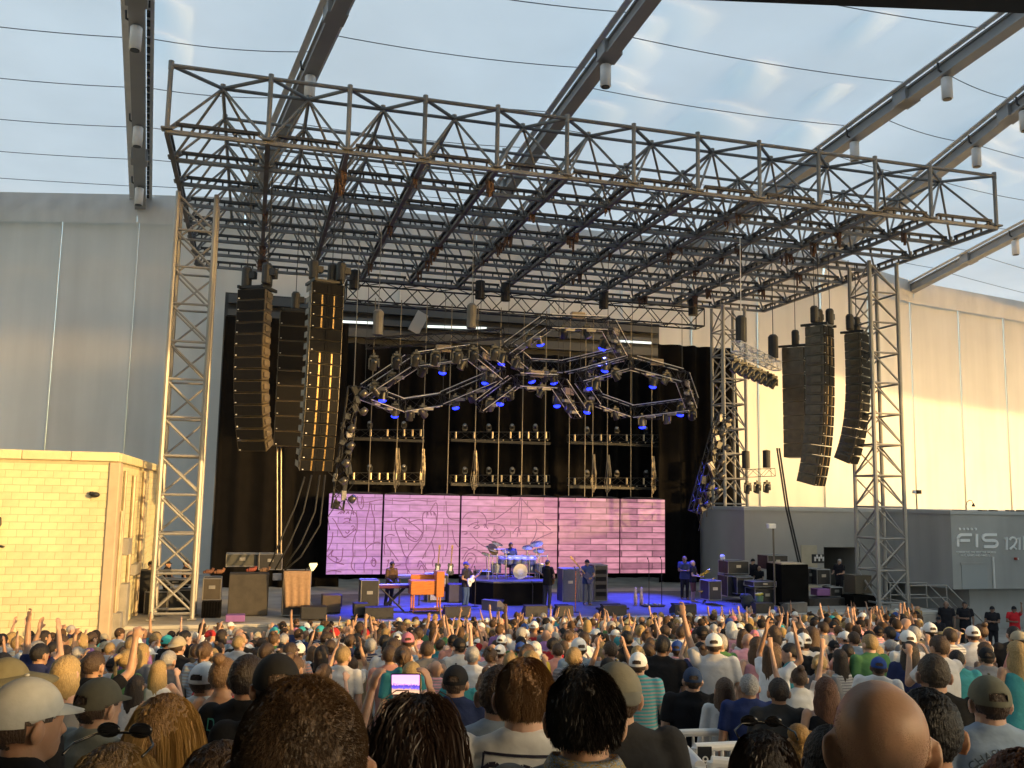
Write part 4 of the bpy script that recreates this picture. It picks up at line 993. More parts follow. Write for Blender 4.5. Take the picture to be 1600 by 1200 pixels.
ARM = {  # elbow, wrist, hand direction, palm, curl  (right side; x is mirrored for the left)
 'down': ((.245, -.03, 1.14), (.245, .05, .90), (0, .12, -1), (-1, 0, 0), .35),
 'hips': ((.385, -.11, 1.17), (.215, .03, 1.02), (-.8, .3, -.4), (0, 0, -1), .4),
 'both': ((.285, .10, 1.60), (.185, .13, 1.86), (-.15, .05, 1), (-1, 0, 0), .18),
 'high': ((.255, .06, 1.68), (.30, .08, 1.94), (.1, .05, 1), (0, 1, 0), .10),
 'phone': ((.235, .19, 1.28), (.115, .30, 1.53), (-.25, .25, 1), (-.6, .8, 0), .8),
 'fist': ((.27, .12, 1.58), (.27, .16, 1.85), (0, .1, 1), (-.3, .9, 0), 1.25),
 'cross': ((.235, .11, 1.16), (-.02, .20, 1.17), (-1, .1, .1), (0, -1, 0), .5),
 'front': ((.245, .08, 1.13), (.16, .30, 1.10), (-.2, 1, 0), (0, 0, -1), .5),
 'strum': ((.30, .02, 1.14), (.10, .20, 1.06), (-1, .2, -.25), (0, -1, 0), .5),
 'fret': ((.33, .16, 1.14), (.44, .30, 1.26), (.2, .5, .6), (-.6, -.3, .4), .9),
 'stick': ((.26, .06, 1.13), (.18, .34, 1.16), (0, 1, .1), (0, 0, -1), 1.1),
}
HEAD_C = Vector((0, -.012, 1.655))
def body_mesh(name, fem=False, L='down', R='down', build=1.0, voxel=.012, sit=False, ears=True, dec=None, legs=True, lean=0.0):
    mb = MB(); b = build
    # head
    mb.ell(HEAD_C, (.082, .100, .099), None, 18, 12); mb.ell((0, -.028, 1.668), (.081, .086, .083), None, 18, 12); mb.ell((0, .030, 1.612), (.063, .066, .096), None, 14, 10); mb.ell((0, .050, 1.553), (.046, .046, .040), None, 12, 8)
    cap_(mb, (0, .092, 1.628), (0, .108, 1.595), .010, .014, 8); mb.ell((0, .082, 1.645), (.050, .020, .012), None, 10, 6)
    mb.ell((0, .090, 1.566), (.024, .012, .010), None, 10, 6)
    for s in (-1, 1):
        if ears:
            mb.ell((s*.091, -.012, 1.620), (.013, .026, .037), RZ(s*.45) @ RY(s*.12), 12, 8); mb.ell((s*.074, .002, 1.612), (.012, .016, .026), None, 8, 6)
        mb.ell((s*.032, .078, 1.628), (.016, .012, .010), None, 8, 6)
    nr = .049 if fem else .060*b
    cap_(mb, (0, -.016, 1.49), (0, -.010, 1.575), nr*1.06, nr, 12)
    mb.ell((0, -.028, 1.435+TS), ((.10 if fem else .125)*b, .050, .036), None, 14, 8); mb.ell((0, -.026, 1.465+TS), (.066*b, .052, .040), None, 14, 8)
    loft(mb, [(.84, 0, 0, .15*b, .105*b), (.95, 0, 0, (.165 if fem else .16)*b, .115*b), (1.08, 0, 0, (.12 if fem else .145)*b, .10*b), (1.26, 0, 0, (.145 if fem else .168)*b, .112*b), (1.38, 0, -.005, (.145 if fem else .165)*b, .10*b), (1.44, 0, -.01, .10*b, .07)])
    sx = .160 if fem else .188*b
    for s, key in ((-1, L), (1, R)):
        el, wr, hd, pm, cu = ARM[key]
        m = lambda v: Vector((v[0]*s*(1 if abs(v[0]) < .21 else (.93 if fem else b)), v[1], v[2]))
        S = V(s*sx, -.005, 1.405+TS); E = m(el); W = m(wr)
        k = .82 if fem else 1.0
        cap_(mb, S, E, .052*k*b, .040*k, 10); cap_(mb, E, W, .040*k, .027*k, 10)
        hand(mb, W, (hd[0]*s, hd[1], hd[2]), (pm[0]*s, pm[1], pm[2]), cu, .9 if fem else 1.0, s)
    if legs:
        for s in (-1, 1):
            H = V(s*.088, 0, .88); K = V(s*.10, .42, .86) if sit else V(s*.10, .02, .48); A = V(s*.10, .40, .42) if sit else V(s*.105, -.02, .085)
            cap_(mb, H, K, .078, .055, 10); cap_(mb, K, A, .054, .036, 10)
            if not sit: cap_(mb, A+V(0, 0, -.045), A+V(s*.02, .16, -.055), .038, .032, 8)
            else: cap_(mb, A, A+V(0, .15, -.03), .038, .032, 8)
    return remesh(mb, name, voxel, 2, dec)
def shirt_mesh(name, fem=False, L='down', R='down', build=1.0, voxel=.016, kind='tee', dec=None):
    mb = MB(); b = build; g = .021
    z0 = .82 if kind != 'dress' else .52
    secs = [(z0, 0, 0, (.172 if kind != 'dress' else .25)*b+g, .125*b+g), (.95, 0, 0, (.168 if fem else .168)*b+g, .122*b+g), (1.08, 0, 0, (.132 if fem else .155)*b+g, .108*b+g), (1.26, 0, 0, (.150 if fem else .172)*b+g, .116*b+g), (1.38, 0, -.005, (.135 if fem else .160)*b+g, .098*b+g)]
    if kind == 'tank': secs += [(1.41, 0, -.008, .105+g*.4, .08+g*.3)]
    else: secs += [(1.43, 0, -.012, .115*b+g*.6, .072+g*.5), (1.465, 0, -.018, .072*b, .062)]
    loft(mb, secs)
    sx = .160 if fem else .188*b
    if kind != 'tank':
        if kind != 'dress': mb.ell((0, -.028, 1.435+TS), ((.135 if fem else .165)*b, .068, .048), None, 14, 8); mb.ell((0, -.030, 1.462+TS), (.098*b, .070, .044), None, 14, 8)
        for s, key in ((-1, L), (1, R)):
            el, wr, hd, pm, cu = ARM[key]
            m = lambda v: Vector((v[0]*s*(1 if abs(v[0]) < .21 else (.93 if fem else b)), v[1], v[2]))
            S = V(s*sx, -.005, 1.400+TS); E = m(el); W = m(wr)
            if kind in ('long', 'dress'):
                cap_(mb, S, E, .064*b, .052, 12); mb.tube(E, E.lerp(W, .93), .052, 12, .038); mb.ell(E, (.052,)*3)
            else:
                e = S.lerp(E, .66); mb.ell(S, (.066*b,)*3, None, 12, 8); mb.tube(S, e, .066*b, 12, .063*b)
    return remesh(mb, name, voxel, 2, dec)
def trouser_mesh(name, short=False, sit=False, build=1.0, voxel=.018, dec=None):
    mb = MB(); b = build
    loft(mb, [(.80, 0, 0, .165*b, .122*b), (.90, 0, 0, .176*b, .128*b), (1.0, 0, 0, .150*b, .112*b)])
    for s in (-1, 1):
        H = V(s*.09, 0, .86); K = V(s*.10, .42, .86) if sit else V(s*.105, .02, .48); A = V(s*.10, .40, .43) if sit else V(s*.11, -.02, .05)
        cap_(mb, H, K, .096*b, .078, 12)
        if not short: cap_(mb, K, A, .076, .062, 12)
    return remesh(mb, name, voxel, 1, dec)
def hair_shell(keep, n=76, m=52, c=(0, -.016, 1.657), r=(.0865, .1055, .104), amp=.0045, seed=0):
    rq = random.Random(seed); c = Vector(c); mb = MB(); vs = []; ok_ = []
    for i in range(m+1):
        for k in range(n):
            a = 2*math.pi*k/n; ph = math.pi*i/m
            q = 1 + amp*10*rq.uniform(-.5, 1)
            p = c + V(math.sin(ph)*math.cos(a)*r[0]*q, math.sin(ph)*math.sin(a)*r[1]*q, -math.cos(ph)*r[2]*q)
            vs.append(p); ok_.append(keep(p))
    fs = []
    for i in range(m):
        for k in range(n):
            f = (i*n+k, i*n+(k+1) % n, (i+1)*n+(k+1) % n, (i+1)*n+k)
            if all(ok_[q] for q in f): fs.append(f)
    mb.add(vs, fs); return mb
def keep_short(p): return p.z > 1.598 - .02*(abs(p.x) < .05) and (p.y < .012 or p.z > 1.625 + .75*max(0, p.y-.01)) and not (abs(p.x) > .066 and p.z < 1.645 and p.y > -.035)
def keep_long(p): return p.y < .03 or p.z > 1.69
def hair_mb(kind, seed=0):
    if kind == 'short': return hair_shell(keep_short, seed=seed)
    if kind == 'thick': return hair_shell(keep_short, r=(.092, .111, .112), amp=.006, seed=seed)
    if kind in ('long', 'longer', 'bob'):
        mb = hair_shell(keep_long, r=(.090, .109, .107), seed=seed); zb = {'long': 1.30, 'longer': 1.16, 'bob': 1.48}[kind]
        rq = random.Random(seed); n = 22; rows = 7; vs = []
        for j in range(rows+1):
            f = j/rows; z = 1.66-(1.66-zb)*f
            for k in range(n):
                a = math.pi*(1.0+ (k/(n-1))*1.0) ; a = math.pi*.93 + (k/(n-1))*math.pi*1.14
                w_ = .090+.022*math.sin(math.pi*min(1, f*1.1))-.03*max(0, f-.6); d_ = .105+.005*f-.02*max(0, f-.3)
                jt = rq.uniform(-.005, .005)
                vs.append(V((w_+jt)*math.cos(a), -.02-.01*f+(d_+jt)*math.sin(a)*(1 if f < .3 else 1.0), z+rq.uniform(-.012, .012)*f))
        mb.add(vs, [(j*n+k, j*n+k+1, (j+1)*n+k+1, (j+1)*n+k) for j in range(rows) for k in range(n-1)])
        return mb
    if kind == 'pony':
        mb = hair_shell(keep_short, seed=seed); mb.path([(0, -.11, 1.70), (0, -.16, 1.68), (0, -.165, 1.58), (.01, -.15, 1.46), (.01, -.14, 1.38)], lambda f: .030*(1-.75*f)+.004, 8); return mb
    if kind == 'bun':
        mb = hair_shell(keep_short, seed=seed); mb.ell((0, -.085, 1.765), (.042, .042, .038), None, 12, 8); return mb
    if kind in ('cap', 'capback'):
        s = 1 if kind == 'cap' else -1
        mb = hair_shell(lambda p: p.z > 1.655 - .02*(p.y*s < -.05) and not (p.y*s < -.05 and abs(p.x) < .042 and 1.672 < p.z < 1.705-8*p.x*p.x), r=(.095, .113, .110), amp=0, c=(0, -.014, 1.660)); mb.ell((0, -.014, 1.777), (.008, .008, .005), None, 8, 5)
        mb.v = [(x*(1-.02*max(0, (z-1.66)/.11)*abs(math.cos(3*math.atan2(y+.014, x)))), y, z) for x, y, z in mb.v]
        n = 12; vs = []
        for j in range(2):
            for k in range(n+1):
                a = math.pi*k/n; rr_ = (.112, .185)[j]
                vs.append(V(math.cos(a)*.088*(1 if j == 0 else .90), s*(math.sin(a)*rr_)-.014, 1.672-(.022*math.sin(a) if j else 0)-.006*j))
        b = len(mb.v); mb.add(vs, [(k, k+1, n+2+k, n+1+k) for k in range(n)]); mb.add([v+V(0, 0, .006) for v in vs], [(n+1+k, n+2+k, k+1, k) for k in range(n)])
        mb.lathe([(.09, -.012), (.093, -.012), (.093, .012), (.09, .012)], (0, -.014, 1.662), 8)
        return mb
    if kind == 'hat':
        mb = hair_shell(lambda p: p.z > 1.68, r=(.090, .110, .118), amp=0); mb.lathe([(.085, .012), (.19, -.012), (.195, -.008), (.088, .022)], (0, -.015, 1.69), 20); return mb
    return MB()
HM = {}
def hair_mesh(kind, seed=0):
    k = (kind, seed)
    if k not in HM:
        me = hair_mb(kind, seed).mesh('hair', CAPM if kind in ('cap', 'capback', 'hat') else HAIRM, True)
        HM[k] = me
    return HM[k]
SKIN = mat('skin', (.5, .3, .2), 0.46, 0, 14, .13, .05, 160, objcol=True, spec=.4)
SKIN.node_tree.nodes['Principled BSDF'].inputs['Subsurface Weight'].default_value = .12; SKIN.node_tree.nodes['Principled BSDF'].inputs['Subsurface Radius'].default_value = (1, .3, .15); SKIN.node_tree.nodes['Principled BSDF'].inputs['Subsurface Scale'].default_value = .012
CLOTH = mat('cloth', (.5, .5, .5), 0.9, 0, 7, .14, .75, 9, objcol=True, spec=.15)
STRAND = mat('hair_strand', (.1, .06, .04), 0.42, 0, 350, .22, objcol=True, spec=.45)
def stripes(m):
    t = m.node_tree; n = t.nodes; p = n['Principled BSDF']; src = p.inputs['Base Color'].links[0].from_socket
    oi = n.new('ShaderNodeObjectInfo'); gt = n.new('ShaderNodeMath'); gt.operation = 'GREATER_THAN'; gt.inputs[1].default_value = -1; t.links.new(oi.outputs['Random'], gt.inputs[0])
    tc = n.new('ShaderNodeTexCoord'); wv = n.new('ShaderNodeTexWave'); wv.bands_direction = 'Z'; wv.inputs['Scale'].default_value = 9; t.links.new(tc.outputs['Object'], wv.inputs['Vector'])
    g2 = n.new('ShaderNodeMath'); g2.operation = 'GREATER_THAN'; g2.inputs[1].default_value = .55; t.links.new(wv.outputs['Fac'], g2.inputs[0]); mu = n.new('ShaderNodeMath'); mu.operation = 'MULTIPLY'; t.links.new(gt.outputs[0], mu.inputs[0]); t.links.new(g2.outputs[0], mu.inputs[1])
    mx = n.new('ShaderNodeMix'); mx.data_type = 'RGBA'; t.links.new(mu.outputs[0], mx.inputs[0]); t.links.new(src, mx.inputs[6]); mx.inputs[7].default_value = (.30, .29, .30, 1); t.links.new(mx.outputs[2], p.inputs['Base Color'])
SHIRTM = mat('shirt_cloth', (.5, .5, .5), 0.9, 0, 7, .14, .75, 9, objcol=True, spec=.15); STRIPEM = mat('striped_cloth', (.5, .5, .5), 0.9, 0, 7, .14, .75, 9, objcol=True, spec=.15); stripes(STRIPEM)
HAIRM = mat('hair', (.1, .06, .04), 0.5, 0, 60, .32, .5, objcol=True, stretch=(3, 3, .6), spec=.4)
CAPM = mat('cap_cloth', (.5, .5, .5), 0.8, 0, 30, .08, .1, objcol=True, spec=.2)
BM = {}
def person_meshes(fem, L, R, build, top, short, sit, fine=0):
    key = (fem, L, R, build, top, short, sit, fine)
    if key not in BM:
        vx = (.0125, .0085)[fine]
        b = body_mesh('body', fem, L, R, build, vx, sit); b.materials.append(SKIN)
        s = shirt_mesh('shirt', fem, L, R, build, (.020, .015)[fine], top); s.materials.append(CLOTH if fine else SHIRTM)
        t = trouser_mesh('trousers', short, sit, build, .03); t.materials.append(CLOTH)
        BM[key] = (b, s, t)
    return BM[key]
def g_(c): return (*c, 1.0)
eyeM = mat('eye_dark', (.03, .02, .018), .4); lipM = mat('lip', (.35, .13, .10), .5)
FACE = MB().ell((-.032, .090, 1.628), (.011, .005, .006)).ell((.032, .090, 1.628), (.011, .005, .006)).box((-.033, .094, 1.648), (.034, .008, .006), RY(.08)).box((.033, .094, 1.648), (.034, .008, .006), RY(-.08)).mesh('eyes', eyeM)
MOUTH = MB().ell((0, .100, 1.566), (.022, .006, .006)).mesh('mouth', lipM)
def person(label, loc, yaw, fem=False, L='down', R='down', build=1.0, top='tee', short=False, sit=False, skin=(.48, .27, .18), shirt=(.5, .5, .5), legs=(.05, .06, .09), hair='short', hairc=(.06, .035, .02), scale=1.0, grp=None, face=False, fine=0, seed=0, cat='person', tilt=0.0, roll=0.0, striped=False):
    b, s, t = person_meshes(fem, L, R, build, top, short, sit, fine)
    o = bpy.data.objects.new('person', b); link(o); o.location = loc; o.rotation_euler = (tilt, roll, yaw); o.scale = (scale,)*3; o.color = g_(skin)
    setp(o, label, cat, grp); ORG[o.name] = Vector(loc)
    c = child('shirt', s, o); c.color = g_(shirt)
    if striped: c.material_slots[0].link = 'OBJECT'; c.material_slots[0].material = STRIPEM
    c = child('trousers', t, o); c.color = g_(legs)
    if hair != 'bald':
        c = child('cap' if hair in ('cap', 'capback') else 'hat' if hair == 'hat' else 'hair', hair_mesh(hair, seed % 3), o); c.color = g_(hairc)
        if hair in ('cap', 'capback', 'hat'):
            c = child('hair', hair_mesh('short', seed % 3), o); c.color = (.05, .03, .02, 1); c.scale = (.985, .985, .985); c.location = (0, 0, .018)
    if face: child('eyes', FACE, o); child('mouth', MOUTH, o)
    return o
# ================================================================== things on the stage
EDGE = mat('case_edging', (.45, .43, .40), .35, .7, 5, .1)
def case(label, u0, v0, u1, v1, y, depth=.7, m=None, edged=True, name='flight_case', cat='case', extra=None, grp='flight cases on stage'):
    a = at(u0, v1, y); b = at(u1, v0, y); x0, x1 = min(a.x, b.x), max(a.x, b.x); z0, z1 = min(a.z, b.z), max(a.z, b.z)
    t = thing(name, label, cat, ((x0+x1)/2, y+depth/2, z0), group=grp)
    MB().bevbox(((x0+x1)/2, y+depth/2, (z0+z1)/2), (x1-x0, depth, z1-z0), .015).build('body', m or M['case'], t)
    if edged:
        e = MB(); r = .02
        for x in (x0, x1):
            for yy in (y, y+depth): e.tube((x, yy, z0), (x, yy, z1), r, 4)
        for z in (z0, z1):
            for yy in (y, y+depth): e.tube((x0, yy, z), (x1, yy, z), r, 4)
            for x in (x0, x1): e.tube((x, y, z), (x, y+depth, z), r, 4)
        e.build('edging', EDGE, t)
        MB().bevbox(((x0+x1)/2, y-.012, (z0*.4+z1*.6)), (min(.22, (x1-x0)*.4), .02, min(.12, (z1-z0)*.3)), .006).build('latch', EDGE, t)
    return t, x0, x1, z0, z1
def put(u, v): return atz(u, v, STAGE_Z)
def wedge(label, u, v, w_=.62, yaw=0.0, m=None):
    p = put(u, v); t = thing('monitor_wedge', label, 'monitor', p, yaw, 'stage monitor wedges')
    b = MB().prism([(-.27, 0), (.27, 0), (.27, .16), (-.08, .40), (-.27, .38)], -w_/2, w_/2, RZ(math.pi/2)).mesh('cabinet', m or M['blackp']); child('cabinet', b, t)
    child('grille', MB().box((0, 0, 0), (w_*.9, .012, .36), RX(-.98)).mesh('grille', M['grille']), t, (0, .11, .285))
    return t
for u, v, wd, l in ((591, 965, 1.0, 'black monitor wedge before the keyboards at the stage edge'), (713, 963, .95, 'black monitor wedge at the stage edge below the white guitar'), (835, 962, .85, 'black monitor wedge at the stage edge below the drum riser'), (880, 962, .62, 'small black monitor wedge left of the patterned microphone stand'), (957, 961, .92, 'black monitor wedge with a pale top edge right of the bassist'), (1067, 959, .9, 'black monitor wedge before the horn players'), (1190, 957, .8, 'black monitor wedge before the right flight cases')):
    wedge(l, u, v, wd)
wedge('monitor wedge painted pale for the sun on it at stage right', 1238, 957, 1.15, .3, M['joist'])  # paler material stands in for the sun on this wedge
wedge('monitor wedge turned sideways left of the singer', 771, 953, .75, -.9, M['joist'])
case('low black speaker box at the stage edge by the towel rack', 470, 948, 511, 968, 4.5, .6, M['blackp'], False, 'speaker_box', 'speaker', grp='speaker boxes on the stage edge')
case('black wooden box under the left keyboard rack', 553, 943, 577, 962, 5.2, .6, M['blackp'], False, 'speaker_box', 'speaker', grp='speaker boxes on the stage edge')
# left wing
case('largest black subwoofer stack at stage left, scuffed, with sunlit brown painted in', 355, 897, 421, 962, 6.2, 1.0, mat('sub_scuffed_sunlit', (.045, .038, .03), .6, 0, 3, .35, .2, 20), False, 'subwoofer', 'speaker', grp='subwoofers at stage left')  # sunlit brown is put into the colour of a black box
case('black cabinet with pale edges left of the largest subwoofer', 316, 904, 346, 938, 6.4, .9, mat('cab_brown', (.05, .04, .03), .6, 0, 3, .3), True, 'speaker_cabinet', 'speaker', grp='subwoofers at stage left')
t, x0, x1, z0, z1 = case('small table under a wrinkled black cloth at stage left', 314, 940, 346, 966, 5.9, .7, M['drape'], False, 'draped_table', 'table', grp=None)
for k in range(7): MB().path([(x0+(x1-x0)*(k+.3)/7, 5.88, z0+.02), (x0+(x1-x0)*(k+.5)/7, 5.86, (z0+z1)/2), (x0+(x1-x0)*(k+.4)/7, 5.88, z1)], .03, 6).build('cloth_fold', M['drape'], t)
case('tall black cabinet behind the cream building', 196, 892, 240, 962, 7.6, 1.0, M['blackp'], False, 'speaker_cabinet', 'speaker', grp='subwoofers at stage left')
case('black rack case with pale frame behind the left tower', 224, 925, 262, 965, 7.2, .8, M['case'], True)
case('upper equipment shelf behind the left tower', 248, 906, 300, 914, 7.4, .7, M['case'], True)
case('lower equipment case behind the left tower', 262, 922, 300, 958, 7.4, .8, M['case'], True)
case('long grey case on top of the subwoofers', 353, 866, 404, 885, 8.6, .7, mat('case_olive', (.06, .062, .055), .6, 0, 4, .2), True)
case('small black amp case right of the long grey case', 404, 866, 441, 890, 8.4, .7, M['case'], True)
case('purple plastic crate on the stage edge', 352, 961, 383, 972, 4.25, .45, mat('purple_plastic', (.24, .10, .30), .5, 0, 4, .1), False, 'crate', 'crate', grp=None)
case('grey laptop box on a stand beside the towel rack', 426, 897, 441, 907, 6.0, .4, mat('laptop_grey', (.35, .34, .36), .4), False, 'laptop_box', 'box', grp=None)
# rack with towel
t, x0, x1, z0, z1 = case('open black rack with a tan towel draped over it', 441, 893, 486, 962, 5.6, .8, M['case'], True, 'equipment_rack', 'rack', grp=None)
TOW = mat('towel', (.33, .21, .13), .95, 0, 12, .15, .3, 60); mb = MB(); n = 14
c0, c1 = at(443, 893, 5.5), at(483, 950, 5.5)
for j in range(9):
    for i in range(n+1):
        x = c0.x+(c1.x-c0.x)*i/n*(1-.08*j/8)+.1*j/8; mb.v.append((x, 5.52-.05*math.sin(i*1.6)*(j/8), c0.z+.02+(c1.z-c0.z)*j/8))
for j in range(8):
    for i in range(n): o_ = j*(n+1)+i; mb.f.append((o_, o_+n+1, o_+n+2, o_+1)); mb.m.append(0)
o = mb.build('towel', TOW, None, True, at=tuple((c0+c1)/2)); setp(o, 'tan towel hanging over the front of the rack', 'towel'); o.modifiers.new('t', 'SOLIDIFY').thickness = .015
p = at(488, 884, 5.7); t = thing('clip_lamp', 'small lamp with a glowing yellow shade above the towel rack', 'lamp', p)
MB().path([p+V(-.35, .1, -.35), p+V(-.2, 0, -.1), p+V(-.05, 0, -.05)], .02).build('arm', M['steeld'], t)
MB().lathe([(.03, .12), (.17, -.08), (.14, -.12), (.0, -.05)], p, 12, RY(-1.0)).build('shade', emit('lamp_shade_glow', (.9, .75, .35), .5, (.7, .6, .35)), t)
for k, (u, v, c) in enumerate(((326, 893, (.12, .05, .035)), (343, 893, (.2, .09, .05)), (393, 890, (.22, .05, .035)), (414, 890, (.18, .10, .06)))):
    p = at(u, v, 6.6); o = MB().bevbox(p, (.22, .16, .14), .03).bevbox(p+V(.13, 0, .05), (.1, .1, .16), .02, RY(.4)).bevbox(p+V(-.14, 0, -.02), (.1, .1, .1), .02, RY(-.3)).build('bag', mat('bag%d' % k, c, .8, 0, 9, .4), None, False, at=tuple(p)); setp(o, ['small tan bag on the left end of the left cabinets', 'reddish bag beside the tan bag on the left cabinets', 'red bundle on top of the largest subwoofer', 'orange bundle at the right end of the largest subwoofer'][k], 'bag', 'bundles on the left speakers')
# hanging cable runs at stage left
for k, (pts, l) in enumerate(((((476, 745), (462, 790), (440, 840), (421, 885)), 'leftmost'), (((487, 742), (474, 800), (452, 850), (430, 890)), 'second'), (((500, 742), (492, 800), (470, 850), (445, 885)), 'third'), (((508, 742), (500, 820), (470, 870), (440, 895)), 'rightmost'))):
    P_ = [at(u, v, 6.2) for u, v in pts]; o = MB().path(P_, .035, 6).build('cable_run', M['cable'], None, True, at=tuple(P_[-1])); setp(o, l+' of the black cables sweeping down from the inner left array', 'cable', 'cables below the left array')
for k, u in enumerate((433, 439)):
    a, b = at(u, 692, 8.5), at(u, 872, 8.5); o = MB().tube(a, b, .035).build('standing_pole', POLE, at=tuple(b)); setp(o, ['left', 'right'][k]+' of two pale poles under the subwoofer hang', 'pole', 'pale poles at stage left')
a, b = at(1214, 700, 9), at(1249, 885, 9)
for k in range(2): o = MB().path([a+V(k*.12, 0, 0), a.lerp(b, .5)+V(k*.12-.1, 0, -.1), b+V(k*.12, 0, 0)], .04).build('cable_run', M['cable'], at=tuple(b)); setp(o, ['left', 'right'][k]+' of two black cables slanting down past the right subwoofer hang', 'cable', 'cables at stage right')

# keyboards
def box_at(t, name, m, c, s, R=None, b=.015): return MB().bevbox(c, s, b, R).build(name, m, t)
p = put(612, 955); t = thing('keyboard', 'dark red keyboard on a crossed black stand', 'keyboard', p)
MAR = mat('maroon', (.10, .018, .035), .4, 0, 5, .1)
box_at(t, 'body', MAR, p+V(0, 0, .92), (1.55, .42, .12)); box_at(t, 'keys', M['white'], p+V(0, .08, .985), (1.3, .2, .02), b=.005)
for s in (-1, 1):
    for q in (-.15, .15): MB().tube(p+V(-.45*s, q, 0), p+V(.45*s, q, .86), .03).build('stand_leg', M['black'], t)
p = put(645, 950)+V(0, .9, 0); t = thing('synthesizer', 'slim blue topped synthesizer behind the red keyboard', 'keyboard', p)
box_at(t, 'body', mat('synth_blue', (.05, .06, .22), .4), p+V(0, 0, 1.12), (1.15, .35, .12)); box_at(t, 'keys', M['white'], p+V(0, .06, 1.185), (.9, .16, .015), b=.004)
for s in (-1, 1): MB().tube(p+V(s*.4, 0, 0), p+V(s*.4, 0, 1.06), .03).build('stand_leg', M['black'], t)
p = put(668, 957); t = thing('organ', 'orange wooden organ on slender legs', 'organ', p)
box_at(t, 'case', M['wood'], p+V(-.1, .2, .92), (1.15, .62, .52)); box_at(t, 'back_panel', M['wood'], p+V(.42, .05, 1.05), (.30, .5, .95)); box_at(t, 'music_rest', M['wood'], p+V(-.1, .45, 1.27), (1.0, .04, .2)); box_at(t, 'manual', M['white'], p+V(-.1, .42, .98), (.9, .22, .03), b=.005)
for x, y in ((-.55, -.05), (.45, -.05), (-.55, .45), (.45, .45)): MB().tube(p+V(x, y, 0), p+V(x, y, .7), .035).build('leg', M['wood'], t)
MB().box(p+V(0, .2, .10), (1.1, .5, .06)).build('pedal_board', M['wood'], t)
case('tall pale edged rack left of the keyboards', 563, 907, 592, 955, 6.0, .7, M['case'], True, 'equipment_rack', 'rack', grp=None)
t, x0, x1, z0, z1 = case('large amplifier rack with two silver front panels', 668, 898, 700, 942, 9.8, .8, M['case'], True, 'amplifier_rack', 'rack', grp=None)
for f in (.25, .72): MB().bx(x0+.1, x1-.1, 9.76, 9.79, z0+(z1-z0)*f-.17, z0+(z1-z0)*f+.17).build('front_panel', mat('silver_panel', (.45, .45, .46), .3, .5, 20, .3), t)
case('dark blue speaker cabinet right of the amplifier rack', 701, 913, 727, 941, 9.4, .7, mat('blue_tolex', (.03, .032, .07), .6, 0, 5, .2), False, 'speaker_cabinet', 'speaker', grp='amplifiers round the drums')
case('black speaker cabinet left of the drum riser', 745, 893, 770, 925, 11.2, .7, M['case'], True, 'speaker_cabinet', 'speaker', grp='amplifiers round the drums')
case('left of two tall blue grey bass cabinets', 879, 889, 903, 941, 9.2, .7, mat('cab_bluegrey', (.10, .11, .16), .6, 0, 30, .15), True, 'bass_cabinet', 'speaker', grp='bass cabinets')
case('right of two tall blue grey bass cabinets', 904, 889, 927, 941, 9.2, .7, mat('cab_bluegrey', (0, 0, 0)), True, 'bass_cabinet', 'speaker', grp='bass cabinets')
t, x0, x1, z0, z1 = case('tall black amplifier tower with vents right of the bass cabinets', 929, 883, 949, 939, 9.4, .7, M['case'], True, 'amplifier_tower', 'rack', grp=None)
for f in (.2, .4, .62, .82): MB().bx(x0+.06, x1-.06, 9.37, 9.395, z0+(z1-z0)*f-.1, z0+(z1-z0)*f+.08).build('vent', M['grille'], t)
case('blue road case left of the organ', 518, 930, 535, 948, 8.0, .6, mat('case_blue', (.03, .04, .14), .6), False)
case('road case painted lit brown behind the left monitor wedge', 503, 930, 533, 958, 6.4, .7, mat('case_lit_brown', (.07, .05, .035), .7, 0, 3, .3), False)  # lit brown is part of the base colour
# guitars
def guitar_mb(): return [(0, -.02), (.10, -.01), (.16, .05), (.165, .13), (.12, .20), (.10, .27), (.13, .36), (.115, .44), (.05, .47), (.03, .44), (-.03, .44), (-.06, .49), (-.12, .46), (-.135, .37), (-.10, .28), (-.12, .20), (-.165, .13), (-.16, .05), (-.10, -.01)]
def guitar(label, loc, R, bodyc, grp=None, L=.68):
    t = thing('guitar', label, 'guitar', loc, group=grp); loc = Vector(loc)
    f = lambda x, y, z: loc + R @ V(x, y, z)
    MB().prism(guitar_mb(), -.022, .022, R, loc).build('body', mat('guitar_'+label[:12].replace(' ', '_'), bodyc, .25), t)
    MB().box(f(0, -.02, .40+L/2), (.05, .03, L), R).build('neck', mat('neck_wood', (.30, .17, .08), .4), t)
    MB().box(f(0, -.015, .45+L+.02), (.085, .02, .17), R).build('headstock', mat('neck_wood', (0, 0, 0)), t)
    MB().box(f(0, -.03, .26), (.10, .014, .22), R).build('pickguard', M['white'], t)
    for x in (-.012, 0, .012): MB().tube(f(x, -.04, .1), f(x, -.04, .45+L), .0016, 3).build('string', M['chrome'], t)
    return t
for u, v, l in ((683, 898, 'black guitar standing behind the amplifier rack'), (703, 898, 'second dark guitar leaning right of the amplifier rack')):
    guitar(l, at(u, v, 10.3), RX(-.1) @ RY(.08), (.015, .015, .02))
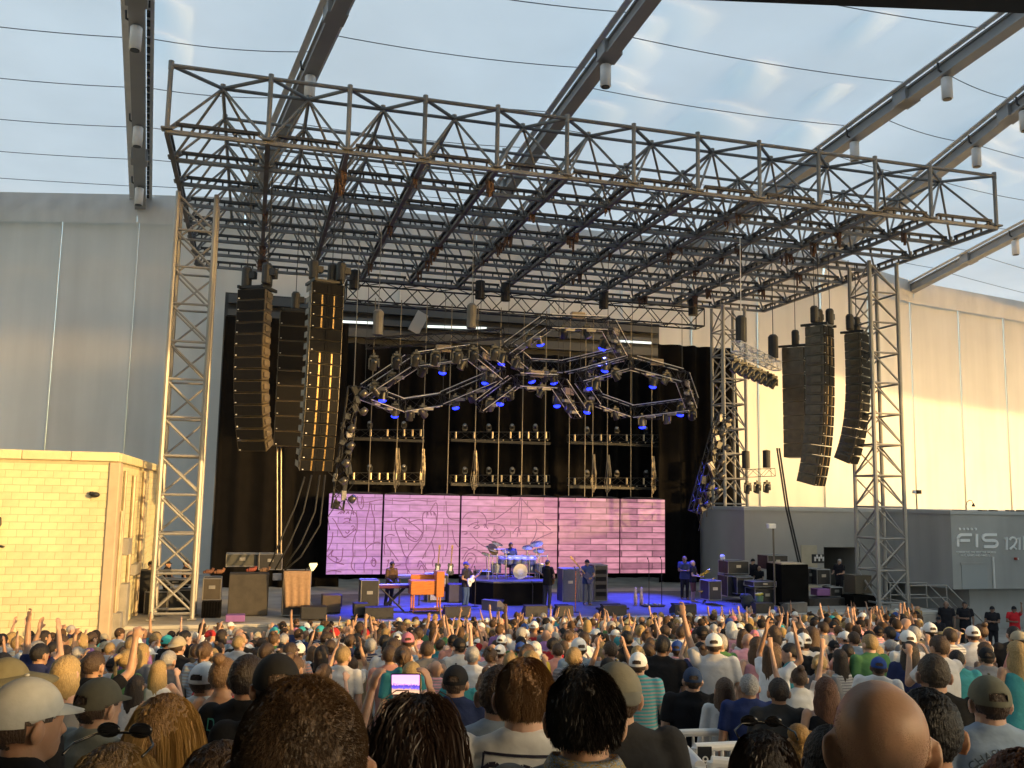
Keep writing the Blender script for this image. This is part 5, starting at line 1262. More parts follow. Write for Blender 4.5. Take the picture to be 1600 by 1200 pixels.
# drums
dc = at(808, 942, 9.2); dc.z = STAGE_Z
rx0, rx1 = at(743, 942, 8.2).x, at(857, 942, 8.2).x
t = thing('drum_riser', 'black draped drum riser with blue lit top', 'riser', ((rx0+rx1)/2, 9.5, STAGE_Z)); RH = .95
pl = [(rx0, 8.9), (rx0+.7, 8.1), (rx1-.3, 8.1), (rx1, 8.6), (rx1, 11.4), (rx0, 11.4)]
MB().add([(x, y, STAGE_Z) for x, y in pl]+[(x, y, STAGE_Z+RH-.06) for x, y in pl], [tuple(range(5, -1, -1))]+[(k, (k+1) % 6, 6+(k+1) % 6, 6+k) for k in range(6)]+[tuple(range(6, 12))]).build('skirt', M['drape'], t)
MB().add([(x, y, STAGE_Z+RH-.058) for x, y in pl]+[(x, y, STAGE_Z+RH) for x, y in pl], [tuple(range(5, -1, -1))]+[(k, (k+1) % 6, 6+(k+1) % 6, 6+k) for k in range(6)]+[tuple(range(6, 12))]).build('platform', mat('riser_top', (.10, .10, .12), .6), t)
dx, dy, dz = at(808, 908, 9.2).x, 9.3, STAGE_Z+RH
t = thing('drum_kit', 'large chrome drum kit with many cymbals on the riser', 'drum kit', (dx, dy, dz))
SHELL = mat('drum_shell', (.25, .30, .42), .2, .5, 5, .2); HEADW = mat('drum_head', (.7, .7, .72), .5); CYM = mat('cymbal', (.55, .45, .25), .25, .9)
def drum(c, r, h, R=None, nm='tom'):
    o = MB().lathe([(0, -h/2), (r, -h/2), (r, h/2), (0, h/2)], Vector((dx, dy, dz))+Vector(c), 20, R).build(nm, SHELL, t)
    MB().lathe([(r*.93, h/2+.004), (0, h/2+.008)], Vector((dx, dy, dz))+Vector(c), 20, R).build('drum_head', HEADW, o)
    MB().lathe([(r, h/2-.03), (r+.015, h/2-.03), (r+.015, h/2+.006), (r, h/2+.006)], Vector((dx, dy, dz))+Vector(c), 20, R).build('hoop', M['chrome'], o)
drum((.1, 0, .32), .30, .45, RX(math.pi/2), 'bass_drum')
for k, x in enumerate((-.62, -.30, .02, .34, .66)): drum((x, .05+.08*abs(x), .78), .16+.012*k, .22, RX(.45))
for x, y in ((.85, .5), (1.05, .1), (-.75, .55)): drum((x, y, .42), .22, .42, None, 'floor_tom')
drum((-.25, .55, .62), .18, .15, None, 'snare_drum')
for x, y, z, r, a in ((-1.05, .1, 1.25, .28, .3), (-.75, .4, 1.45, .25, .25), (-.45, .2, 1.15, .20, .1), (.55, .3, 1.30, .24, -.2), (.95, .3, 1.45, .28, -.3), (1.15, .6, 1.15, .26, -.2), (-1.15, .7, 1.0, .2, .2)):
    MB().lathe([(0, .02), (.03, .015), (r, -.02), (r, -.024), (0, .012)], V(dx+x, dy+y, dz+z), 18, RY(a) @ RX(.35)).build('cymbal', CYM, t)
    MB().tube(V(dx+x, dy+y, dz+z), V(dx+x*.95, dy+y, dz), .018).build('cymbal_stand', M['chrome'], t)
q = at(771, 858, 9.3); MB().lathe([(0, .02), (.03, .015), (.27, -.02), (.27, -.024), (0, .012)], q, 18, RX(1.05) @ RY(.4)).build('cymbal', mat('cymbal_dark', (.10, .08, .06), .3, .7), t)
MB().path([q, q+V(.5, 0, .0), V(dx-.35, dy+.3, dz+.9)], .016).build('boom_arm', M['chrome'], t)
for s in (-1.25, -.9, -.5, .5, .95, 1.3): MB().tube(V(dx+s, dy-.15, dz), V(dx+s, dy-.15, dz+1.05), .02).build('rack_post', M['chrome'], t)
MB().tube(V(dx-1.25, dy-.15, dz+.95), V(dx+1.3, dy-.15, dz+.95), .02).build('rack_rail', M['chrome'], t)
# microphone stands and little things
def mic(label, u, v, h, m=None, boom=True):
    p = put(u, v); t = thing('microphone_stand', label, 'microphone', p, group='microphone stands'); m = m or M['black']
    MB().tube(p, p+V(0, 0, h), .017).build('pole', m, t); MB().lathe([(.0, .0), (.16, .0), (.14, .03), (.02, .04)], p, 12).build('foot', M['black'], t)
    MB().tube(p+V(0, 0, h), p+V(-.03, .02, h+.12), .014).build('clip', M['black'], t); MB().ell(p+V(-.04, .03, h+.16), (.028, .028, .045)).build('microphone', M['steeld'], t, True)
mic('microphone stand wrapped in orange pattern at the stage front', 899, 957, 1.55, mat('pattern_orange', (.55, .16, .06), .5, 0, 25, .8))
mic('short black microphone stand before the drum riser', 832, 950, .85); mic('thin microphone stand between bassist and horn players', 1014, 946, 1.75); mic('tall thin microphone stand left of the horn players', 1034, 946, 1.8); mic('thin microphone stand beside the white guitar', 742, 948, 1.4)
for k, u in enumerate((993, 1002)):
    p = put(u, 946); o = MB().lathe([(0, 0), (.07, 0), (.08, .35), (.05, .5), (.04, .72), (0, .74)], p, 12).build('candle_bottle', mat('bottle_pink', (.62, .42, .38), .3, 0, 12, .4), None, True, at=tuple(p)); setp(o, ['left', 'right'][k]+' of two slim pale bottles standing on the deck', 'bottle', 'slim bottles')
for k, (u, v, wd, l) in enumerate(((957, 952, 1.3, 'long pedal board right of the bassist'), (1020, 948, .9, 'pedal board under the thin microphone stands'), (690, 952, .8, 'pedal board at the guitarist\'s feet'), (1066, 949, .8, 'small pedal board before the horn players'))):
    p = put(u, v); t = thing('pedal_board', l, 'pedals', p, group='pedal boards')
    MB().bevbox(p+V(0, 0, .04), (wd, .35, .06), .01).build('tray', M['black'], t)
    for q in range(4): MB().bevbox(p+V((q-1.5)*wd*.22, 0, .10), (.10, .14, .06), .01).build('pedal', mat('pedal%d' % (q % 3), [(.4, .4, .42), (.05, .2, .5), (.3, .3, .1)][q % 3], .4), t)
# right wing
case('white labelled flight case stacked behind the horn players', 1138, 877, 1170, 897, 8.6, .9); case('large black flight case under the labelled case', 1137, 900, 1173, 932, 8.4, .9); case('flight case with bright edge beside the saxophone', 1108, 908, 1127, 938, 7.2, .8)
case('low flight case right of the large black case', 1152, 902, 1177, 928, 8.0, .8); case('long keyboard case on trestles at stage right', 1178, 909, 1213, 917, 7.0, .8); case('black work table below the long case', 1180, 920, 1218, 944, 7.2, .8); case('tall black rack behind the long case', 1200, 868, 1231, 890, 9.0, .9)
t, x0, x1, z0, z1 = case('tall rack shrouded in black cloth at stage right', 1222, 882, 1263, 953, 6.6, 1.2, M['drape'], False, 'shrouded_rack', 'rack', grp=None); MB().bx(x0+.05, x1-.1, 6.65, 7.7, z1+.002, z1+.05).build('pale_top', EDGE, t)
case('white framed case left of the pair by the doorway', 1260, 888, 1275, 913, 8.0, .8); case('white framed open case right of the pair by the doorway', 1277, 890, 1297, 914, 7.6, .8)
case('purple crate on the cart at stage right', 1277, 920, 1297, 931, 7.0, .5, mat('purple_plastic', (0, 0, 0)), False, 'crate', 'crate', grp=None); case('pale edged case right of the purple crate', 1298, 918, 1317, 932, 7.2, .6)
t, x0, x1, z0, z1 = case('low black cart at stage right', 1262, 934, 1321, 948, 6.6, .9, M['case'], False, 'equipment_cart', 'cart', grp=None)
for x in (x0+.2, x1-.2): MB().lathe([(0, -.04), (.14, -.04), (.14, .04), (0, .04)], (x, 6.6, STAGE_Z+.15), 14, RX(math.pi/2)).build('wheel', M['black'], t)
case('speaker painted in sunlit tan before the right tower', 1337, 899, 1362, 928, 6.2, .8, mat('spk_sunlit_tan', (.10, .08, .055), .6, 0, 20, .2), False, 'speaker_box', 'speaker', grp='speaker boxes at stage right'); case('black draped box under the sunlit tan speaker', 1334, 931, 1369, 953, 6.0, .9, M['drape'], False, 'draped_box', 'box', grp=None)  # sun on the speaker is put into its tan colour
t, x0, x1, z0, z1 = case('dark board with pale notes by the doorway', 1270, 866, 1288, 880, 10.5, .1, M['case'], False, 'notice_board', 'board', grp=None)
for k in range(5): MB().bx(x0+.08+.11*k, x0+.16+.11*k, 10.47, 10.495, z0+.1+.12*(k % 2), z0+.3+.1*(k % 2)).build('note', M['white'], t)
p = put(1176, 947); t = thing('light_pole', 'pale pole with a small floodlight at stage right', 'pole', at(1211, 945, 6.4)); p = at(1211, 945, 6.4)
MB().tube(p, at(1208, 820, 6.4), .04).build('pole', POLE, t); MB().bevbox(at(1205, 822, 6.3), (.35, .2, .2), .02).build('floodlight', M['white'], t)
p = put(1168, 952); o = MB().ell(p+V(0, 0, .3), (.28, .2, .34)).ell(p+V(.2, 0, .2), (.2, .2, .22)).ell(p+V(-.15, .05, .5), (.15, .15, .14)).build('backpack', mat('backpack', (.02, .025, .03), .7, 0, 8, .4), None, True, at=tuple(p)); setp(o, 'dark backpack on the deck before the right flight cases', 'bag')
p = put(1187, 947); t = thing('tool_tub', 'small green tub with yellow gloves at stage right', 'tub', p); MB().lathe([(0, 0), (.13, 0), (.16, .42), (.14, .42)], p, 14).build('tub', mat('tub_green', (.12, .22, .10), .5), t); MB().ell(p+V(-.05, 0, .48), (.15, .10, .07)).ell(p+V(.08, 0, .5), (.1, .08, .06)).build('gloves', mat('glove_yellow', (.6, .5, .05), .7), t)
p = at(1130, 870, 7.6); t = thing('clip_lamp', 'small pale lamp above the cases behind the horn players', 'lamp', p); MB().lathe([(.02, .12), (.13, -.06), (0, -.02)], p, 12, RX(1.2)).build('shade', M['white'], t); MB().tube(p, p-V(-.05, 0, 1.0), .015).build('arm', M['steeld'], t)
# saxophone on its stand
p = put(1103, 943); t = thing('saxophone', 'golden saxophone leaning on a stand before the flight cases', 'saxophone', p); GOLD = mat('sax_gold', (.55, .36, .10), .25, .9)
MB().path([p+V(-.10, 0, .25), p+V(-.05, 0, .16), p+V(.02, 0, .2), p+V(.15, 0, .55), p+V(.3, 0, .95), p+V(.36, 0, 1.05), p+V(.46, 0, 1.05)], lambda f: .055-.035*f, 10).build('tube', GOLD, t, True)
MB().lathe([(.05, 0), (.07, .2), (.15, .34), (.13, .33), (.05, .1)], p+V(-.1, 0, .24), 14, RY(-.25)).build('bell', GOLD, t, True); MB().tube(p+V(.05, .2, 0), p+V(.1, 0, .5), .02).tube(p+V(-.2, -.1, 0), p+V(.1, 0, .4), .02).build('stand', M['black'], t)
for k in range(5): MB().lathe([(0, 0), (.03, 0), (.03, .02), (0, .02)], p+V(.06+.05*k, -.06, .35+.12*k), 8, RX(1.57)).build('key', GOLD, t)

# ================================================================== musicians and crew
DARK = (.02, .02, .025)
pg = lambda u, v: put(u, v)
def look(p, tx, ty): return math.atan2(-(tx-p.x), ty-p.y)
P_ = pg(727, 951); person('guitarist in dark tee and jeans playing a white guitar', P_, look(P_, 1.5, 2), L='fret', R='strum', shirt=(.03, .03, .04), legs=(.05, .09, .2), hair='cap', hairc=(.05, .06, .2), skin=(.35, .2, .13), face=True, scale=1.02)
Rg = RZ(look(P_, 1.5, 2)) ; guitar('white electric guitar held by the guitarist at left', P_+Rg @ V(.16, .20, .98), Rg @ RY(-1.15) @ RZ(math.pi), (.72, .72, .70), L=.55)
P_ = pg(855, 949); person('singer in black tee and jeans with his back half turned', P_, look(P_, 6, 12), L='fret', R='strum', shirt=(.012, .012, .015), legs=(.06, .06, .08), skin=(.42, .24, .16), hairc=(.03, .02, .015), scale=1.06, face=True)
Rg = RZ(look(P_, 6, 12)); guitar('acoustic guitar slung before the singer', P_+Rg @ V(.16, .20, .98), Rg @ RY(-1.15) @ RZ(math.pi), (.25, .13, .05), L=.5)
P_ = pg(917, 945); person('bassist in blue tee and grey jeans standing before the cabinets', P_, look(P_, 2, -4), L='strum', R='fret', shirt=(.04, .06, .16), legs=(.10, .11, .15), skin=(.4, .23, .16), hair='cap', hairc=(.02, .02, .03), scale=1.04, face=True)
Rg = RZ(look(P_, 2, -4)); guitar('dark blue bass guitar held upright by the bassist', P_+Rg @ V(-.12, .20, .95), Rg @ RY(.75), (.03, .04, .15), L=.85)
P_ = V(dx+.05, dy+1.15, dz-.35); person('drummer in blue tee seated behind the drum kit', P_, math.pi, L='stick', R='stick', sit=True, shirt=(.04, .06, .15), legs=(.03, .03, .04), skin=(.18, .10, .07), hair='short', hairc=(.01, .01, .01), scale=1.02, face=True)
t = thing('drum_stool', 'round stool under the drummer', 'stool', V(dx+.05, dy+1.15, dz)); MB().lathe([(0, .38), (.17, .38), (.18, .44), (0, .46)], V(dx+.05, dy+1.2, dz), 14).build('seat', M['black'], t); MB().tube(V(dx+.05, dy+1.2, dz), V(dx+.05, dy+1.2, dz+.38), .03).build('post', M['chrome'], t)
P_ = pg(612, 952)+V(0, 1.1, 0); person('keyboard player in brown jacket leaning over the keys', P_, look(P_, -4, 0), L='front', R='front', top='long', shirt=(.10, .06, .035), legs=DARK, skin=(.22, .13, .09), hair='capback', hairc=(.03, .025, .02), face=True, tilt=-.18)
P_ = pg(1070, 936); person('horn player in blue patterned shirt, left of the two', P_, look(P_, 3, -6), L='front', R='cross', top='tee', build=1.12, shirt=(.05, .06, .14), legs=DARK, skin=(.25, .14, .09), hair='bald', face=True, scale=1.07)
P_ = pg(1083, 940); person('bald horn player in dark tee reading a sheet', P_, look(P_, 14, 0), L='front', R='front', shirt=(.02, .02, .03), legs=(.20, .08, .07), short=True, skin=(.5, .3, .22), hair='bald', face=True, scale=1.0)
p = P_+V(.45, -.15, 1.2); o = MB().box(p, (.5, .03, .12), RY(-.5)).tube(p+V(-.2, 0, -.1), p+V(.3, 0, .18), .03).build('trumpet', GOLD, None, at=tuple(p)); setp(o, 'brass instrument in the bald horn player\'s hands', 'trumpet')
for l, u, v, y, sh, hr, hc, dxl in (('crew member in black standing behind the flight cases', 1177, 930, 9.6, DARK, 'cap', (.02, .02, .02), 'down'), ('bald crew member seated low behind the flight cases', 1187, 945, 8.8, DARK, 'bald', (0, 0, 0), 'front'), ('stout crew member in black before the dark doorway', 1313, 945, 9.4, DARK, 'short', (.4, .38, .35), 'front')):
    q = at(u, v, y); q.z = STAGE_Z; person(l, q, look(q, -3, 2), L=dxl, R=dxl, build=1.1, shirt=sh, legs=DARK, hair=hr, hairc=hc, skin=(.45, .28, .2), face=True, scale=1.0 if 'low' not in l else .85)
for l, u, y, fc in (('crew member in a cap behind the left tower', 232, 8.3, .8), ('second crew member in dark clothes inside the left tower', 258, 8.6, .9), ('crew member with lit face right of the left tower bracing', 287, 8.6, 1.0)):
    q = at(u, 950, y); q.z = STAGE_Z; person(l, q, look(q, 4, 2), L='front', R='front', shirt=DARK if fc > .85 else (.35, .25, .15), legs=DARK, hair='cap', hairc=(.02, .02, .02), face=True)
# stewards by the right wall
for l, u, vt, y, sh, lg, pose, hr in (('steward in black polo on the stair landing', 1478, 937, 3.6, DARK, (.15, .14, .12), ('down', 'down'), 'bald'), ('steward in black cap standing below the stair', 1466, 965, 1.4, DARK, DARK, ('cross', 'cross'), 'cap'), ('tall steward in black polo against the grey wall', 1507, 938, 3.4, DARK, DARK, ('down', 'cross'), 'short'), ('steward in black by the white corner, hands clasped', 1550, 947, 3.2, DARK, DARK, ('cross', 'cross'), 'cap'), ('steward in red polo and tan trousers shading his eyes', 1584, 947, 3.0, (.62, .03, .04), (.38, .30, .19), ('fist', 'cross'), 'cap')):
    q = at(u, vt, y); zt = q.z; q.z = floor_z(q.x, q.y); h = (zt-q.z); person(l, q, look(q, -12, -20), L=pose[0], R=pose[1], build=1.08, shirt=sh, legs=lg, hair=hr, hairc=DARK, skin=(.25, .15, .11), face=True, scale=max(.9, min(1.12, h/1.765)), grp='stewards by the right wall')
# ================================================================== near people: hair strands and prints
def strands(parent, n, length, roots, flow, width, color, seed=1, seg=5, wav=0.0, inflate=.004, name='hair_strands', spread=.25, center=HEAD_C, rad=(.087, .106, .104), grav=.35, comb=0.0):
    """hair as thin ribbons: roots picked on the skull by roots(p), then combed along flow and bent down by gravity, kept outside the skull"""
    rg = np.random.default_rng(seed); c = np.array(center); r = np.array(rad)
    d = rg.normal(size=(n*6, 3)); d /= np.linalg.norm(d, axis=1, keepdims=True)
    p = c + d*r
    k = roots(p); p = p[k][:n]; d = d[k][:n]; n = len(p)
    nrm = d/r; nrm /= np.linalg.norm(nrm, axis=1, keepdims=True)
    L = length*(rg.uniform(.75, 1.15, n))[:, None]; step = L/seg
    lock = np.sin(p[:, :1]*90+p[:, 2:]*60)*.5 + np.sin(p[:, 1:2]*110+p[:, :1]*70)*.5
    tg = np.stack([np.sign(p[:, 0])*.55+p[:, 0]*4, np.full(n, -.5), np.full(n, -1.0)], 1); tg = tg - nrm*np.sum(tg*nrm, axis=1, keepdims=True); tg /= np.linalg.norm(tg, axis=1, keepdims=True)+1e-6
    fl_ = np.array(flow)*(1-comb)
    dr = nrm*(.9-.8*comb) + fl_ + tg*comb*1.2 + (rg.normal(size=(n, 3))*.5+lock)*spread; dr /= np.linalg.norm(dr, axis=1, keepdims=True)
    pts = [p.copy()]; ph = rg.uniform(0, 6.28, (n, 1))
    side0 = np.cross(dr, np.array([0.3, 1, .2])); side0 /= np.linalg.norm(side0, axis=1, keepdims=True)
    for s in range(seg):
        dr = dr + fl_*.5 + comb*.0 + np.array([0, 0, -grav*(1+.4*s)]) + rg.normal(size=(n, 3))*spread*.25; dr /= np.linalg.norm(dr, axis=1, keepdims=True)
        p = p + dr*step
        if wav: p = p + side0*np.sin(ph+s*1.9)*wav
        inf_ = inflate + comb*.010*(.5+.5*lock)*rg.uniform(.3, 1.0, (n, 1)); q = (p-c)/(r+inf_); m = np.linalg.norm(q, axis=1, keepdims=True); p = np.where(m < 1, c+q/np.maximum(m, 1e-6)*(r+inf_), p)
        # lie on the shoulders and back
        low = p[:, 2] < 1.50; p[:, 1] = np.where(low & (p[:, 1] > -.10) & (np.abs(p[:, 0]) < .2), np.minimum(p[:, 1], -.115), p[:, 1])
        pts.append(p.copy())
    vs = []; P = np.stack(pts, 1)                        # n, seg+1, 3
    cm = np.array(CAM_L(parent)); v = P - cm; v /= np.linalg.norm(v, axis=2, keepdims=True)
    t = np.gradient(P, axis=1); sd = np.cross(t, rg.normal(size=(n, 1, 3))*.25 + np.array([.2, 1.0, .1])); sd /= np.linalg.norm(sd, axis=2, keepdims=True)+1e-9
    wd = width*np.linspace(1, .35, seg+1)[None, :, None]
    A = P + sd*wd/2; B = P - sd*wd/2
    V_ = np.stack([A, B], 2).reshape(-1, 3)
    idx = np.arange(n)[:, None]*(2*(seg+1)) + np.arange(seg)[None, :]*2
    F = np.stack([idx, idx+1, idx+3, idx+2], 2).reshape(-1, 4)
    me = bpy.data.meshes.new(name); me.from_pydata(V_.tolist(), [], F.tolist()); me.materials.append(STRAND); me.polygons.foreach_set('use_smooth', [True]*len(me.polygons))
    o = child(name, me, parent); o.color = g_(color); return o
def CAM_L(o): return (0, -2, 1.7)
def scalp(p): x, y, z = p.T; return (z > 1.60) & ((y < .02) | (z > 1.63+.75*np.maximum(0, y-.01))) & ~((np.abs(x) > .062) & (z < 1.645) & (y > -.03))
def scalp_all(p): return (p[:, 1] < .035) | (p[:, 2] > 1.69)
def scalp_top(p): return scalp(p) | ((p[:, 1] < 0) & (p[:, 2] > 1.585) & (np.abs(p[:, 0]) < .07))

from mathutils.bvhtree import BVHTree
def decal(parent, shirt_me, polys, m, name, off=.004, up=0.0):
    """flat print: polygons in the shirt's own x,z plane laid onto its back"""
    bm = bmesh.new(); bm.from_mesh(shirt_me); bv = BVHTree.FromBMesh(bm)
    mb = MB()
    for poly in polys:
        vs = []
        for x, z in poly:
            z += up
            h = bv.ray_cast(V(x, -1, z), V(0, 1, 0)); y = h[0].y if h[0] else -.14
            vs.append((x, y-off, z))
        mb.add(vs, [tuple(range(len(vs)))])
    bm.free()
    me = mb.mesh(name, m); return child(name, me, parent)
def ribbon(pts, wd, closed=False):
    out = []; n = len(pts)
    for i in range(n-1 if not closed else n):
        a = Vector((*pts[i], 0)); b = Vector((*pts[(i+1) % n], 0)); d = (b-a)
        if d.length < 1e-5: continue
        k = max(1, int(d.length/.012)); d2 = d.normalized(); s = V(-d2.y, d2.x, 0)*wd/2
        for q in range(k):
            p, r_ = a+d*q/k, a+d*(q+1)/k; out.append([(p+s)[:2], (p-s)[:2], (r_-s)[:2], (r_+s)[:2]])
    return out
def text_polys(s, size, cx, cz, arcr=None):
    c = bpy.data.curves.new('t', 'FONT'); c.body = s; c.size = size; c.align_x = 'CENTER'
    o = bpy.data.objects.new('t', c); TMP.collection.objects.link(o); me = bpy.data.meshes.new_from_object(evaluated(o)); bpy.data.objects.remove(o)
    out = []
    for f in me.polygons:
        q = []
        for i in f.vertices:
            x, y = me.vertices[i].co.x, me.vertices[i].co.y
            if arcr: a = x/arcr; x, y = math.sin(a)*(arcr+y), math.cos(a)*(arcr+y)-arcr
            q.append((cx+x, cz+y))
        out.append(q)
    return out
def blob(cx, cz, rx, rz, n=14): return [(cx+rx*math.cos(6.283*k/n), cz+rz*math.sin(6.283*k/n)) for k in range(n)]

near = []
def hero(label, u, v, d, face_u=None, yaw=None, h=None, **kw):
    tp = atd(u, v, d); x, y = tp.x, tp.y; fz = floor_z(x, y); hh = tp.z-fz; tall = 1.765
    if kw.get('hair') in ('cap', 'capback'): tall = 1.78
    sc_ = hh/tall
    ya = math.atan2(-(3-x), 9-y) if yaw is None else yaw
    near.append((x, y)); kw.setdefault('fine', 1); kw.setdefault('grp', 'people close to the camera')
    return person(label, V(x, y, fz), ya, scale=sc_, **kw)
LT, TAN, FAIR, BRN = (.50, .30, .21), (.40, .22, .14), (.58, .36, .27), (.16, .09, .06)
WHT, BLK, NVY, GRY = (.72, .71, .69), (.013, .013, .015), (.02, .03, .09), (.20, .21, .21)
o = hero('man in light grey cap at the left edge looking right', 50, 1052, 2.85, yaw=-.95, skin=TAN, shirt=BLK, hair='cap', hairc=(.42, .42, .40))
o = hero('man in olive cap and grey green tee, left foreground', 160, 1054, 4.4, yaw=-.75, skin=LT, shirt=(.22, .24, .22), hair='cap', hairc=(.09, .085, .065), L='down', R='down')
o = hero('woman with long straight blond hair seen from behind', 262, 1083, 2.6, yaw=-.2, fem=True, skin=FAIR, shirt=(.1, .09, .08), hair='bald'); strands(o, 9500, .54, scalp_all, (0, -.12, -.5), .0030, (.42, .25, .09), 3, 10, .002, grav=.6, spread=.07, comb=.95); child('hair', hair_mesh('longer', 1), o).color = (.22, .12, .045, 1)
o = hero('person with blond hair and sunglasses pushed up on the head', 185, 1160, 1.9, yaw=-.3, fem=True, skin=FAIR, shirt=(.3, .25, .2), hair='bald'); strands(o, 8500, .30, scalp_all, (0, -.15, -.4), .0026, (.40, .27, .13), 4, 8, .002, grav=.55, spread=.09, comb=.9); child('hair', hair_mesh('bob', 2), o).color = (.20, .13, .07, 1)
SG = MB().path([(-.085, -.02, 1.735), (-.088, .03, 1.745), (-.06, .075, 1.755), (0, .085, 1.757), (.06, .075, 1.755), (.088, .03, 1.745), (.085, -.02, 1.735)], .003, 6)
SG.ell((-.036, .083, 1.762), (.027, .004, .017)).ell((.036, .083, 1.762), (.027, .004, .017)); SGm = SG.mesh('sunglasses', mat('dark_lens', (.01, .01, .012), .08), True)
c = child('sunglasses', SGm, o, (0, -.055, .022))
o = hero('person with smooth brown hair low beside the blond woman', 350, 1156, 2.2, fem=True, skin=LT, shirt=BLK, hair='bald'); strands(o, 6500, .28, scalp_all, (0, -.15, -.4), .0028, (.09, .05, .025), 5, 7, grav=.55, spread=.07, comb=.95); child('hair', hair_mesh('bob', 0), o).color = (.06, .035, .02, 1)
o = hero('dark haired man in black tee with green lettering on the back', 390, 1021, 5.0, skin=TAN, shirt=BLK, hair='short', hairc=(.02, .013, .01))
decal(o, person_meshes(False, 'down', 'down', 1.0, 'tee', False, False, 1)[1], text_polys("DAVE", .085, -.07, 1.40), mat('print_green', (.03, .22, .16), .8), 'back_print')
o = hero('man in plain black cap behind the big buzz cut head', 433, 1016, 4.0, yaw=.1, skin=TAN, shirt=BLK, hair='cap', hairc=(.012, .012, .013))
o = hero('man with large close cropped brown head filling the foreground', 478, 1052, 1.30, yaw=-.18, skin=(.36, .20, .13), shirt=(.06, .06, .06), hair='bald', build=1.05); strands(o, 30000, .0055, scalp_top, (0, -.2, -.3), .0008, (.085, .05, .027), 6, 2, spread=.35, grav=.1, rad=(.0875, .1065, .1052), inflate=-.02, center=(0, -.016, 1.657))
c = child('hair', hair_mesh('short', 0), o); c.color = (.07, .042, .024, 1); c.scale = (1.0, 1.0, 1.0)
# woman filming with her phone
ARM['hold'] = ((.25, .22, 1.45), (.150, .36, 1.70), (-.25, .1, 1), (-.8, .5, 0), .75)
o = hero('woman with long curly dark hair below the raised phone', 655, 1084, 2.35, yaw=-.10, fem=True, skin=(.34, .20, .14), shirt=(.05, .05, .055), hair='bald')
strands(o, 8000, .42, scalp_all, (0, -.2, -.3), .0034, (.035, .018, .011), 7, 14, .017, spread=.3, grav=.5, comb=.55); child('hair', hair_mesh('long', 0), o).color = (.02, .012, .008, 1)
hero('person holding a phone overhead, mostly hidden by the curly haired woman', 640, 1082, 4.15, yaw=-.05, fem=True, L='hold', R='hold', skin=(.40, .23, .16), shirt=(.3, .3, .3), hair='bob', hairc=(.25, .16, .08))
pc = atd(634, 1069, 4.55); t = thing('mobile_phone', 'phone held up in both hands showing the pink stage', 'phone', pc); Rp = Matrix((_r2, _f, _u2)).transposed()
MB().bevbox(pc, (.146, .009, .105), .004, Rp).build('case', M['black'], t)
def phone_screen(name):
    m = mat(name, (.02, .02, .02), .2); n = m.node_tree.nodes; tt = m.node_tree; p = n['Principled BSDF']; tc = n.new('ShaderNodeTexCoord'); nz = n.new('ShaderNodeTexNoise'); nz.inputs['Scale'].default_value = 160; cr = n.new('ShaderNodeValToRGB'); sp = n.new('ShaderNodeSeparateXYZ'); mr = n.new('ShaderNodeMath'); mr.operation = 'ADD'
    tt.links.new(tc.outputs['Generated'], sp.inputs[0]); tt.links.new(tc.outputs['Object'], nz.inputs['Vector']); m2 = n.new('ShaderNodeMath'); m2.operation = 'MULTIPLY'; m2.inputs[1].default_value = .35; tt.links.new(nz.outputs['Fac'], m2.inputs[0]); tt.links.new(sp.outputs['Z'], mr.inputs[0]); tt.links.new(m2.outputs[0], mr.inputs[1]); tt.links.new(mr.outputs[0], cr.inputs[0])
    e = cr.color_ramp.elements; e[0].position = .2; e[0].color = (.5, .3, .2, 1); e[1].position = 1.1; e[1].color = (.55, .25, .7, 1)
    for ps, cl in ((.42, (.35, .2, .15, 1)), (.5, (.06, .04, .45, 1)), (.62, (.05, .03, .25, 1)), (.72, (.62, .28, .55, 1))): q = e.new(ps); q.color = cl
    tt.links.new(cr.outputs[0], p.inputs['Emission Color']); p.inputs['Emission Strength'].default_value = .7; return m
PS = phone_screen('phone_picture'); MB().box(pc-_f*.0055, (.136, .001, .095), Rp).build('screen', PS, t)
o = hero('man with light brown hair in white tee with palm print', 822, 1026, 3.05, skin=FAIR, shirt=WHT, hair='short', hairc=(.14, .075, .035), build=1.08); strands(o, 11000, .022, scalp, (0, -.5, -.5), .0016, (.17, .09, .04), 8, 3, grav=.3, comb=.75, spread=.15)
sm = person_meshes(False, 'down', 'down', 1.08, 'tee', False, False, 1)[1]; INK = mat('print_navy', (.02, .018, .035), .8)
fr = ribbon([(-.12, 1.36), (.16, 1.36), (.16, 1.10), (-.12, 1.10)], .008, True)
palm = ribbon([(-.03, 1.12), (-.02, 1.20), (-.035, 1.29)], .014)
for a in (-2.9, -2.4, -1.9, -1.2, -.7, -.2, .3, 2.8): palm += ribbon([(-.035+.09*f*math.cos(a), 1.295+.09*f*math.sin(a)*.6+.03*math.sin(f*3.1)) for f in (0, .25, .5, .75, 1)], .013)
palm += ribbon([(.12, 1.12), (.118, 1.20), (.122, 1.27)], .01)
for a in (-2.7, -2.0, -1.1, -.4, .2): palm += ribbon([(.122+.05*f*math.cos(a), 1.272+.05*f*math.sin(a)*.6+.018*math.sin(f*3.1)) for f in (0, .5, 1)], .009)
decal(o, sm, fr+palm, INK, 'back_print', .007, .125); decal(o, sm, [blob(.055, 1.20, .04, .04)], mat('print_orange', (.75, .12, .02), .8), 'sun_print', .0075, .125)
hero('man in pale blue shirt beside the palm print tee', 782, 1037, 3.9, skin=LT, shirt=(.34, .42, .52), hair='short', hairc=(.05, .03, .02))
o = hero('man with thick black hair and patterned collar, centre foreground', 915, 1040, 2.35, skin=LT, shirt=(.25, .24, .23), hair='short', hairc=(.012, .009, .008)); strands(o, 16000, .028, scalp, (.12, -.3, -.35), .0017, (.014, .010, .008), 9, 4, spread=.30, grav=.2, rad=(.0875, .1065, .105), comb=.3)
